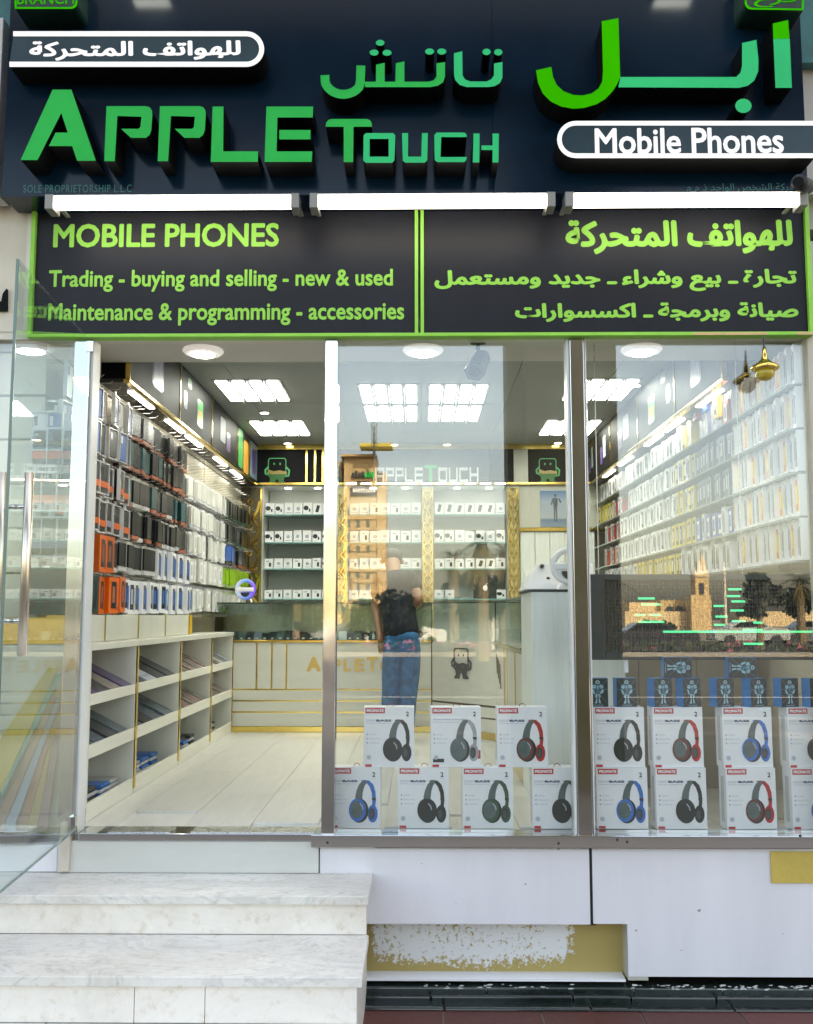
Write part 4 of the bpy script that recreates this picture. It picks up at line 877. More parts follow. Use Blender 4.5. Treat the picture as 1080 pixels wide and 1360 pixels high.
for bi, (x0, x1) in enumerate(bx_):
    MB().box(x0, x1, YB+.36, YB+.4, ZF, zg-.005).build('back_panel', mat('grey_white_back', (.62,.64,.62), .4, var=.03), bw)
    for si, sy_ in enumerate(shy):
        z = Zat(sy_, YB+.06)
        MB().box(x0+.002, x1-.002, YB+.04, YB+.36, z-.012, z-.0005).build('glass_shelf', gsh, bw)
        n_ = 7; wx = (x1-x0)/n_
        for i in range(n_):
            if bi == 2 and si == 3 and i in (2, 3, 4): continue
            kd = {(0,0):[0,0,1,1,0,3,3], (0,1):[0,0,1,1,1,0,0], (0,2):[2,1,1,2,1,2,0], (0,3):[2,2,1,2,2,2,1]}.get((bi, si), [[1,1,2,1,2,1,1],[1,2,1,1,2,2,1],[2,1,1,2,1,1,2],[1,1,2,2,1,2,1]][si] if bi == 1 else [[3,3,3,3,3,3,1],[0,0,1,1,0,1,0],[2,2,2,2,3,3,2],[1,1,1,1,1,1,0]][si])[i]
            hh = [.115,.115,.10,.085][si]*random.uniform(.95,1.05)
            o = bpy.data.objects.new('earphone_box', BP[kd]); COL.objects.link(o)
            o.location = (x0+wx*(i+.5), YB+.11+random.uniform(-.01,.01), z); o.scale = (wx*random.uniform(.82,.93), .05, hh); o.rotation_euler = (0, 0, random.uniform(-.12,.12))
            tag(o, f'{back_items[kd][0]}, {ORD[i]} on {["top","second","third","bottom"][si]} shelf, {["left","middle","right"][bi]} back bay', 'box', 'boxes in the back cabinet')
    for fx in (.33, .78):
        MB().lathe((x0+(x1-x0)*fx, YB+.16, zg-.012), [(.035,0),(.03,-.006)], 14).build('cabinet_spot', M['spot'], bw)
    MB().box(x0, x1, YB+.0, YB+.4, zg-.012, zg-.004).build('top_board', M['white'], bw)
# black tablet box with a fruit mark on the lower right shelf
c = pw(645, 793, YB+.08); r = root('tablet_box', (c.x, YB+.1, Zat(795, YB+.06)), 'black box with a small white fruit mark on the lowest right back shelf', 'box')
hw = .115; MB().box(c.x-hw, c.x+hw, YB+.08, YB+.14, Zat(795,YB+.06), Zat(764,YB+.06)).build('carton', M['blkp'], r, bevel=.003)
am = pw(645, 780, YB+.078); mb = MB()
mb.prism([(am.x+.026*cos(t)*(1 if cos(t) < .6 else .72)+(.0), am.z-.006+.028*sin(t)) for t in [i*pi/9 for i in range(18)]], YB+.0785, YB+.08); mb.prism([(am.x, am.z+.024), (am.x+.012, am.z+.042), (am.x+.016, am.z+.036), (am.x+.005, am.z+.022)], YB+.0785, YB+.08)
mb.build('printed_mark', M['paper'], r)
# gold fretwork columns
def fret(x0, x1, z0, z1_, y, m, name, parent, pitch=None):
    wd = x1-x0; xc = (x0+x1)/2; mb = MB(); p_ = pitch or wd*1.05; z = z0; k = 0
    mb.box(x0, x0+wd*.07, y-.01, y, z0, z1_).box(x1-wd*.07, x1, y-.01, y, z0, z1_)
    while z < z1_-p_*.5:
        for s_ in (-1, 1):
            pts = [(xc+s_*wd*.40, z), (xc+s_*wd*.12, z+p_*.32), (xc+s_*wd*.32, z+p_*.62), (xc+s_*wd*.40, z+p_)]
            P2 = band(pts, wd*.10); mb.prism(P2, y-.0092-.0006*(s_+1), y-.001)
            mb.torus((xc+s_*wd*.22, y-.005, z+p_*.42), wd*.10, wd*.028, n=10, k=4)
        mb.torus((xc, y-.005, z+p_*.98), wd*.11, wd*.03, n=10, k=4)
        mb.tube((xc, y-.005, z+p_*.1), (xc, y-.005, z+p_*.8), wd*.035, n=4); z += p_; k += 1
    o = mb.build(name, m, parent); o['kind'] = 'stuff'; return o
for i, (a, b) in enumerate(cols_):
    r = root('fretwork_column', ((Xat(a,YB)+Xat(b,YB))/2, YB-.02, ZF), f'{"pale backed" if i else "dark backed"} column with gold fretwork, {ORD[i]} from the left on the back wall', 'column', 'gold fretwork columns on the back wall')
    MB().box(Xat(a,YB)+.004, Xat(b,YB)-.004, YB-.02, YB-.002, ZF, zg-.03).build('backing', mat('gold_tint_backing', (.66,.56,.28), .35, var=.05) if i else mat('dark_backing', (.10,.08,.04), .4), r)
    fret(Xat(a,YB)+.005, Xat(b,YB)-.005, ZF+.05, zg-.04, YB-.0205, M['gold'], 'fretwork', r)
# header with panels, strips and the inner shop name
hd_ = root('back_header', (0, YB, zg+.18), 'black header band across the top of the back wall with gold strips', 'header panel')
segs = [(334,404),(407,416),(418,426),(429,494),(652,684),(704,780),(781,800)]
for a, b in segs: MB().box(Xat(a,YB), Xat(b,YB), YB-.03, YB+.3, zg+.02, ZC-.05).build('black_panel', M['black'], hd_, bevel=.002)
for x in (405.5, 417, 427.5): MB().box(Xat(x-1.3,YB), Xat(x+1.3,YB), YB-.034, YB+.1, zg+.02, ZC-.05).build('gold_strip', M['gold'], hd_)
MB().box(Xat(684.5,YB), Xat(703.5,YB), YB-.028, YB+.3, zg+.02, ZC-.05).build('pale_panel', M['pale'], hd_)
MB().box(Xat(330,YB), XR-.3, YB-.045, YB+.02, zg-.004, zg+.019).build('gold_band', M['gold'], hd_, bevel=.002)
for i in range(11):
    c_ = Xat(466+i*20, YB); MB().box(c_-.05, c_+.05, YB-.05, YB-.0455, zg+.0, zg+.012).build('band_light', M['spot'], hd_)
ns = root('inner_name_sign', (Xat(573,YB), YB-.04, zg+.18), 'dark sign with pale block letters and one green letter above the back wall', 'sign')
MB().box(Xat(495,YB), Xat(651,YB), YB-.06, YB-.031, zg+.03, ZC-.06).build('board', mat('grey_blue_board', (.05,.065,.08), .3, var=.05), ns)
gl_ = mat('green_outline_print', (.02,.22,.08), .4, var=.1, emit=(.1,.8,.3), es=.05); or_ = mat('ochre_outline_print', (.40,.30,.08), .4)
def blk(segs_, px0, px1, name='letter', m=None):
    za, zb_ = Zat(641,YB-.07), Zat(621 if name != 'big' else 615,YB-.07); X0, X1 = Xat(px0,YB-.07), Xat(px1,YB-.07); mb = MB()
    for u0, v0, u1, v1 in segs_: mb.box(X0+(X1-X0)*u0, X0+(X1-X0)*u1, YB-.078, YB-.0605, za+(zb_-za)*v0, za+(zb_-za)*v1)
    mb.build('letter', m or mat('pale_letter', (.62,.66,.70), .4, emit=(.8,.9,1), es=.03), ns)
t_ = .17
for ch, a, b in (('A',498,510),('P',512,523),('P',525,536),('L',538,549),('E',551,562),('T',564,581),('O',583,595),('U',597,609),('C',611,623),('H',625,637)):
    S = {'A':[(0,0,t_,1),(1-t_,0,1,1),(t_,.8,1-t_,1),(t_,.35,1-t_,.5)],'P':[(0,0,t_,1),(t_,.8,1,1),(1-t_,.4,1,.8),(t_,.4,1-t_,.56)],'L':[(0,0,t_,1),(t_,0,1,.2)],
         'E':[(0,0,t_,1),(t_,0,1,.2),(t_,.8,1,1),(t_,.42,1,.6)],'T':[(0,.95,1,1.15),(.38,0,.62,.95)],'O':[(0,0,t_,1),(1-t_,0,1,1),(t_,0,1-t_,.2),(t_,.8,1-t_,1)],
         'U':[(0,0,t_,1),(1-t_,0,1,1),(t_,0,1-t_,.2)],'C':[(0,0,t_,1),(t_,0,1,.2),(t_,.8,1,1)],'H':[(0,0,t_,1),(1-t_,0,1,1),(t_,.42,1-t_,.6)]}[ch]
    blk(S, a, b, m=gl_ if ch == 'T' else None)
def emblem(name, cx_, cz, s_, y, parent, m1, m2, m3, face=None, solid=True):
    """phone shaped robot emblem drawn in outline strokes"""
    mb = MB()
    def st_(pts, wd, mi, k=0): mb.prism([(cx_+u*s_, cz+v*s_) for u, v in band(pts, wd)], y-.004-.0004*k, y, mi)
    if face: mb.prism([(cx_+u*s_, cz+v*s_) for u, v in rr(-.5,.0,.5,1.0,.1)], y-.001, y, 3)
    st_([(-.5,.05),(-.5,.9),(-.42,1),(.42,1),(.5,.9),(.5,.05)], .045 if not solid else .07, 0)
    for e in (-.17, .17): mb.prism([(cx_+s_*(e+.05*cos(t)), cz+s_*(.68+.07*sin(t))) for t in [i*pi/4 for i in range(8)]], y-.0045, y, 0)
    st_([(-.5,.5),(-.68,.32),(-.66,.12),(-.45,.05)], .09, 0, 1); st_([(.5,.5),(.7,.3),(.66,0),(.45,-.05)], .09, 0, 2)
    st_([(-.52,.26),(-.2,.14),(.15,.20),(.55,.12)], .2, 1, 3)
    st_([(-.5,.02),(.5,.02)], .12, 2, 4)
    mb.prism([(cx_+s_*u, cz+s_*v) for u, v in ((-.45,.0),(.45,.0),(.38,-.3),(.5,-.42),(.5,-.5),(.12,-.5),(.12,-.4),(.06,-.22),(-.06,-.22),(-.12,-.4),(-.12,-.5),(-.5,-.5),(-.5,-.42),(-.38,-.3))], y-.003, y, 2)
    return mb.build(name, [m1, m2, m3, m3], parent)
for px, lb_ in ((366,'left'),(730,'right')):
    r = root('robot_emblem', (Xat(px,YB), YB-.035, zg+.15), f'green phone-shaped robot emblem on the black header, {lb_} one', 'emblem', 'robot emblems on the header')
    emblem('outline', Xat(px,YB), Zat(632,YB), .17*(1 if px < 500 else .95), YB-.031, r, gl_, or_, mat('green_feet_print', (.01,.16,.03), .4), solid=False)
# poster on the back wall
c0, c1 = pw(718,700,YB), pw(757,652,YB); r = root('poster', ((c0.x+c1.x)/2, YB-.01, c0.z), 'pale blue poster of a standing figure under a blue sky, right of the columns', 'poster')
pm = bpy.data.materials.new('sky_poster_print'); pm.use_nodes = True; N_ = pm.node_tree.nodes; tcn = N_.new('ShaderNodeTexCoord'); sx_ = N_.new('ShaderNodeSeparateXYZ'); cr_ = N_.new('ShaderNodeValToRGB')
pm.node_tree.links.new(tcn.outputs['Generated'], sx_.inputs[0]); pm.node_tree.links.new(sx_.outputs[2], cr_.inputs[0]); pm.node_tree.links.new(cr_.outputs[0], N_['Principled BSDF'].inputs['Base Color'])
ee = cr_.color_ramp.elements; ee[0].color = (.28,.36,.44,1); ee[1].color = (.10,.24,.46,1); k_ = ee.new(.2); k_.color = (.16,.24,.34,1); k_ = ee.new(.25); k_.color = (.45,.50,.54,1); k_ = ee.new(.7); k_.color = (.38,.46,.55,1)
MB().box(c0.x, c1.x, YB-.012, YB-.001, c0.z, c1.z).build('sheet', pm, r)
fx = (c0.x+c1.x)/2; hz = c1.z-c0.z; mb = MB()
def fp(pts, k=0): mb.prism([(fx+u*hz, c0.z+v*hz) for u, v in pts], YB-.0132-.0002*k, YB-.012)
fp([(.035*cos(t), .87+.05*sin(t)) for t in [i*pi/5 for i in range(10)]]); fp([(-.07,.8),(.07,.8),(.06,.62),(.045,.5),(-.045,.5),(-.06,.62)], 1)
fp([(-.08,.79),(-.13,.62),(-.10,.60),(-.05,.74)], 2); fp([(.08,.79),(.13,.66),(.17,.68),(.12,.78)], 2); fp([(-.045,.5),(-.002,.5),(-.01,.14),(-.04,.14)], 3); fp([(.045,.5),(.002,.5),(.02,.14),(.05,.14)], 3)
mb.build('printed_figure', mat('figure_print', (.10,.12,.15), .4, var=.5, scale=30), r)

# ---------------- counters
cm = mat('counter_laminate', (.66,.66,.57), .32, var=.07, scale=5, stretch=(.12,1,1), bump=.04, bscale=30)
YC, YK = 8.0, 7.46; xL, xK, xM = Xat(288, YC), Xat(573, YC), Xat(658, YK)
zcb, zct, ztop = ZF, Zat(850, YC), Zat(800, YC)
ct = root('sales_counter', (-.6, YC, ZF), 'pale sales counter with gold inlays and a glass display top', 'counter')
vx = [xL, Xat(341,YC), Xat(361,YC), Xat(380.5,YC), xK]; zr1 = Zat(917,YC)
for a, b in zip(vx, vx[1:]): MB().box(a+(.012 if a != xL else 0), b-.002, YC, YC+.05, zr1+.012, zct-.02).build('front_panel', cm, ct, bevel=.002)
for a in vx[1:4]: MB().box(a-.002, a+.012, YC+.004, YC+.04, zr1+.012, zct-.02).build('gold_strip', M['gold'], ct)
zz = [Zat(965,YC), Zat(947,YC), Zat(932,YC), zr1]
for i in range(3): MB().box(xL, xK-.002, YC, YC+.05, zz[i]+.012 if i else zz[0]+.001, zz[i+1]-.001).build('front_panel', cm, ct, bevel=.002)
for z in zz[1:]: MB().box(xL, xK-.002, YC+.003, YC+.04, z-.001, z+.012).build('gold_strip', M['gold'], ct)
MB().box(xL, xK-.002, YC-.006, YC+.05, ZF+.001, zz[0]).build('gold_base', M['gold'], ct, bevel=.003)
MB().box(xL, xK-.002, YC-.01, YC+.45, zct-.02, zct).build('gold_edge', M['gold'], ct, bevel=.003)
MB().box(xL, xK, YC+.05, YC+.45, ZF, zct-.021).build('body', cm, ct)
# gold letters along the counter
gfl = mat('pale_gold_letter', (.62,.44,.14), .3, .6, var=.08)
A0 = Xat(408, YC); A1 = Xat(545, YC)
mbt = text('A', A0, Xat(427,YC), Zat(892,YC), Zat(872,YC), YC-.003, bold=.06); mbt.build('letter', gfl, ct)
for s_, a, b, zt__ in (('P',430,441,875),('P',443,454,875),('L',457,467,875),('E',471,485,875),('T',487,503,872),('O',505,516,876),('U',519,530,876),('C',533,544,876),('H',547,558,876)):
    text(s_, Xat(a,YC), Xat(b,YC), Zat(892,YC), Zat(zt__,YC), YC-.003, bold=.05).build('letter', gfl, ct)
def plate(p0, p1, z0, z1_, th, name, m, par):   # upright slab between two plan points
    p0, p1 = Vector((*p0, 0)), Vector((*p1, 0)); n_ = (p1-p0).normalized(); n_ = Vector((-n_.y, n_.x, 0))*th
    vs = [(q.x, q.y, z) for z in (z0, z1_) for q in (p0, p1, p1+n_, p0+n_)]
    return MB().add(vs, [(3,2,1,0),(4,5,6,7),(0,1,5,4),(1,2,6,5),(2,3,7,6),(3,0,4,7)]).build(name, m, par)
plate((xK+.006, YC), (xM, YK), zz[2]+.014, zct-.02, .04, 'corner_panel', cm, ct); plate((xK+.006, YC), (xM, YK), zz[0]+.01, zz[1]-.002, .04, 'corner_panel', cm, ct); plate((xK+.006, YC), (xM, YK), zz[1]+.012, zz[2]-.002, .04, 'corner_panel', cm, ct)
dkg = mat('dark_gold', (.10,.075,.03), .3, .7)
for z in (zz[1], zz[2]): plate((xK+.01, YC+.006), (xM, YK+.006), z-.002, z+.014, .03, 'gold_strip', dkg, ct)
plate((xK, YC-.006), (xM, YK-.006), ZF+.001, zz[0]+.01, .04, 'gold_base', M['gold'], ct); plate((xK-.003, YC), (xK+.005, YC-.003), ZF, zct, .03, 'corner_strip', dkg, ct)
er = bpy.data.objects.new('emblem', None); COL.objects.link(er)
o = emblem('robot_emblem', 0, 0, .155, 0, None, M['blkp'], M['blkp'], M['blkp']); COL.objects.unlink(er); bpy.data.objects.remove(er)
mid = Vector((xK, YC, 0))*.52+Vector((xM, YK, 0))*.48; o.parent = ct; o.location = Vector((mid.x, mid.y-.003, Zat(888, 7.75)))-ct.location; o.rotation_euler = (0, 0, math.atan2(YK-YC, xM-xK))
sideX = xM; YE = 5.02
for i, (y0, y1) in enumerate(((YK, 6.75), (6.73, 6.0), (5.98, YE+.01))):
    MB().box(sideX, sideX+.04, y1, y0-.02, ZF+.08, zct-.02).build('side_panel', cm, ct, bevel=.002)
for y in (6.74, 6.62, 6.5, 5.99): MB().box(sideX-.003, sideX+.03, y-.008, y+.008, ZF+.08, zct-.021).build('gold_strip', M['gold'], ct)
for k in range(4):  # a few slanting inlays on the side panel
    MB().tube((sideX-.002, 7.35-.1*k, EYE-.28-.02*k), (sideX-.002, 7.30-.1*k, EYE-.42-.03*k), .006, n=4).build('inlay', dkg, ct)
MB().box(sideX-.005, sideX+.5, YE, YK, ZF+.001, ZF+.08).build('gold_base', M['gold'], ct); MB().box(sideX+.04, sideX+.45, YE, YK, ZF+.08, zct-.021).build('body', cm, ct)
MB().box(sideX-.008, sideX+.45, YE, YK, zct-.02, zct).build('gold_edge', M['gold'], ct)
# glass superstructure
dg = root('counter_glass_case', (-.4, YC+.2, zct), 'glass display case on the counter with dark top edge', 'display case')
MB().box(xL, xK, YC+.002, YC+.008, zct+.001, ztop-.012).build('front_glass', M['caseglass'], dg)
plate((xK, YC+.003), (xM, YK+.003), zct+.001, ztop-.012, .006, 'corner_glass', M['caseglass'], dg); MB().box(sideX+.002, sideX+.008, YE, YK, zct+.001, ztop-.012).build('side_glass', M['caseglass'], dg)
eb = mat('dark_green_edge', (.03,.06,.05), .2, var=.1); tp = mat('green_glass_top', (.30,.38,.34), .08, var=.05)
MB().box(xL, xK, YC-.003, YC+.44, ztop-.011, ztop).box(sideX-.003, sideX+.45, YE, YK, ztop-.0112, ztop-.0002).build('top_frame', eb, dg)
plate((xK, YC-.003), (xM, YK-.003), ztop-.0113, ztop-.0003, .05, 'top_frame', eb, dg)
MB().box(xK-.004, xK+.004, YC-.002, YC+.006, zct, ztop-.011).box(xM-.004, xM+.004, YK-.002, YK+.006, zct, ztop-.011).build('corner_post', eb, dg)
MB().box(xL, xK, YC+.40, YC+.42, zct+.001, ztop-.012).build('back_mirror', mat('case_back', (.55,.56,.48), .15, .3, var=.2, scale=5), dg)
dk = [M['blkp'], M['dark'], M['gryp2'], mut, tealc]
for i in range(26):
    x = xL+.07+i*(xK-xL-.1)/26; m_ = dk[i % 5] if i not in (4, 9, 15, 21) else [lil, brick_, whc, M['bluep']][[4,9,15,21].index(i)]
    r = root('phone_box', (x, YC+.1, zct), f'{"dark" if m_ in dk else "coloured"} phone box, {ORD[i%20] if i<20 else "twenty-"+ORD[i-20]} from the left in the counter case', 'box', 'phone boxes in the counter case')
    hh = random.uniform(.05, .075); a_ = random.uniform(-.3, .3)
    MB().add([(x-.036, YC+.04, zct+.001), (x+.036, YC+.04, zct+.001), (x+.03, YC+.12, zct+hh), (x-.03, YC+.12, zct+hh), (x-.036, YC+.07, zct+.001), (x+.036, YC+.07, zct+.001), (x+.03, YC+.15, zct+hh-.01), (x-.03, YC+.15, zct+hh-.01)],
        [(0,1,2,3),(7,6,5,4),(0,4,5,1),(1,5,6,2),(2,6,7,3),(3,7,4,0)]).build('phone', m_, r)
    MB().box(x-.01, x+.01, YC+.036, YC+.0395, zct+.006, zct+.018).build('price_tag', M['paper'], r)
for i in range(12):
    y = YE+.25+i*.19; o = MB().box(sideX+.03, sideX+.16, y-.06, y+.06, zct+.001, zct+random.uniform(.03,.10)).build('phone_box', dk[i % 5], None, bevel=.004)
    tag(o, f'dark phone box in the side display case, {ORD[i]} from the window', 'box', 'phone boxes in the side case')
# ring lamp speakers
def ring(c, R, m_ring, label, tint):
    r = root('ring_speaker', c, label, 'speaker'); x, y, z = c
    MB().torus((x, y, z+R+.02), R*.82, R*.17, n=40, k=10, a0=-.2 if tint else 0, a1=2*pi-(.0 if tint else 0)+(-.2 if tint else 0)).build('ring', m_ring, r, smooth=True)
    pts = [(x+R*.72*cos(t), z+R+.02+R*.72*sin(t)) for t in [-pi+.05+i*(pi-.1)/12 for i in range(13)]]
    MB().prism(pts, y-R*.10, y+R*.14).build('speaker_body', m_ring, r); MB().prism([(x+R*.42*cos(t), z+R*.93+R*.42*sin(t)) for t in [-pi+i*pi/10 for i in range(11)]], y-R*.16, y-R*.10).build('speaker_mesh', M['mblack'], r)
    MB().box(x-R*.8, x+R*.82, y-R*.2, y+R*.3, z+R+.0, z+R+.035).build('charging_bar', M['paper'], r, bevel=.006)
    for s_ in (-1, 1): MB().tube((x+s_*R*.5, y, z+.03), (x+s_*R*.62, y, z+.001), .008, n=8).build('foot', M['signw'], r)
rm = bpy.data.materials.new('violet_ring_glow'); rm.use_nodes = True; N_ = rm.node_tree.nodes; L_ = rm.node_tree.links; t1 = N_.new('ShaderNodeTexCoord'); s1 = N_.new('ShaderNodeSeparateXYZ'); c1_ = N_.new('ShaderNodeValToRGB')
L_.new(t1.outputs['Generated'], s1.inputs[0]); L_.new(s1.outputs[0], c1_.inputs[0]); L_.new(c1_.outputs[0], N_['Principled BSDF'].inputs['Base Color']); L_.new(c1_.outputs[0], N_['Principled BSDF'].inputs['Emission Color']); N_['Principled BSDF'].inputs['Emission Strength'].default_value = .09
ee = c1_.color_ramp.elements; ee[0].color = (.5,.56,.7,1); ee[1].color = (.20,.05,.75,1); k_ = ee.new(.55); k_.color = (.10,.25,.80,1)
ring((Xat(321,7.95), 8.1, ztop+.001), .088, rm, 'round violet glowing ring speaker standing on the left end of the counter', True)
# tall white cabinet by the window, with the tilted white stand and second ring speaker
YW = 5.0; wx0, wx1, wz = Xat(706,YW), Xat(829,YW), Zat(783,YW)
wc = root('tall_white_cabinet', ((wx0+wx1)/2, YW+.3, ZF), 'tall white wood-grain cabinet standing behind the dark window post', 'cabinet')
MB().box(wx0, wx1, YW, YW+.5, ZF, wz-.012).build('body', M['palev'], wc, bevel=.003); MB().box(wx0-.01, wx1+.004, YW-.008, YW+.5, wz-.011, wz).build('top_edge', M['dark'], wc, bevel=.002)
wc2 = root('grey_back_unit', (1.5, 5.8, ZF), 'low greyish side unit behind the led display, right of white cabinet', 'cabinet')
for i in range(5): MB().box(wx1+.01+i*.16, wx1+.01+i*.16+.157, 5.46, 5.9, ZF, EYE-.13).build('panel', mat('taupe_panel', (.34,.32,.26), .45, var=.08, scale=4, stretch=(1,1,.2)), wc2, bevel=.002)
MB().box(wx1+.005, wx1+.82, 5.44, 5.92, EYE-.129, EYE-.10).build('top_board', mat('olive_edge', (.30,.26,.10), .4), wc2, bevel=.002)
sp_ = root('tilted_display_stand', (Xat(735,YW), YW+.05, wz), 'white tilted display stand on top of the tall white cabinet', 'stand')
A_ = [pw(x, y, YW+.0) for x, y in ((698,783),(716,783),(766,783),(766,749),(717,749),(711,750))]
bt = [(Xat(697,YW), YW-.0, wz+.001), (Xat(790,YW), YW, wz+.001), (Xat(790,YW), YW+.30, wz+.001), (Xat(697,YW), YW+.30, wz+.001)]
zt2 = Zat(749, YW+.1); tpv = [(Xat(715,YW+.1), YW+.1, zt2), (Xat(790,YW+.1), YW+.1, zt2), (Xat(790,YW+.1), YW+.28, zt2), (Xat(715,YW+.1), YW+.28, zt2)]
MB().add(bt+tpv, [(0,1,5,4),(1,2,6,5),(2,3,7,6),(3,0,4,7),(4,5,6,7),(3,2,1,0)]).build('housing', M['paper'], sp_, bevel=.004)
for x, y in ((720,752),(728,769)):
    q_ = pw(x, y, YW+.03+.05*(783-y)/34); MB().lathe((q_.x, q_.y, q_.z), [(.011,-.02),(.011,.006),(.008,.012)], 12, axis='Y').build('knob', M['mblack'], sp_)
ring((Xat(759,YW-.06), YW-.02, wz+.001), .098, M['paper'], 'large white ring speaker on the tilted stand, partly behind the dark post', False)
# led message display
YD = 4.52; lx0, lx1, lz0, lz1 = Xat(783,YD), Xat(1110,YD), Zat(876,YD), Zat(763,YD)
le = root('led_display', ((lx0+lx1)/2, YD, lz0), 'black framed led message display hanging behind the right window', 'led display')
fw = Xat(802,YD)-lx0; zb0 = Zat(866, YD); zb1 = Zat(771, YD)
MB().box(lx0, lx0+fw, YD-.02, YD+.05, lz0, lz1).build('frame_bar', M['dark'], le, bevel=.003); MB().box(lx0+fw, lx1, YD-.02, YD+.05, lz0, zb0).build('frame_bar', M['dark'], le, bevel=.003); MB().box(lx0+fw, lx1, YD-.02, YD+.05, zb1, lz1).build('frame_bar', M['dark'], le, bevel=.003)
MB().box(lx0+fw, lx1, YD+.02, YD+.03, zb0, zb1).build('led_board', mat('led_board', (.42,.43,.44), .35, var=.1), le)
mb = MB(); st_ = (Xat(544.9,YD)-Xat(540,YD)); x = lx0+fw
while x < lx1: mb.box(x, x+st_*.34, YD-.002, YD+.012, zb0, zb1); x += st_
z = zb0
while z < zb1: mb.box(lx0+fw, lx1, YD-.001, YD+.011, z, z+st_*.34); z += st_
mb.build('shade_grid', M['mblack'], le)['kind'] = 'stuff'
lg = mat('lit_green_led', (.02,.5,.3), .5, var=0, emit=(.01,.8,.32), es=.22); mb = MB()
for a, b, y in ((880,1092,839),(848,882,826),(848,870,795),(852,878,803),(843,857,817),(862,878,817),(968,986,783),(966,984,792),(972,990,799),(948,962,805),(970,988,811),(950,966,819),(972,990,825),(986,1012,836.5),(1000,1012,827),(986,1012,855),(948,962,830)):
    zc_ = Zat(y, YD); mb.box(Xat(a,YD), Xat(b,YD), YD-.0045, YD-.0025, zc_-.004, zc_+.005)
mb.build('lit_pixels', lg, le)['kind'] = 'stuff'
MB().box(Xat(828,YD), Xat(833,YD), YD, YD+.02, Zat(893,YD), lz0).build('bracket', M['paper'], le)
MB().tube((lx0+.05, YD+.02, lz1), (lx0+.05, YD+.02, ZSF), .002, n=5).tube((1.5, YD+.02, lz1), (1.5, YD+.02, ZSF), .002, n=5).build('hanging_wire', M['brushed'], le)

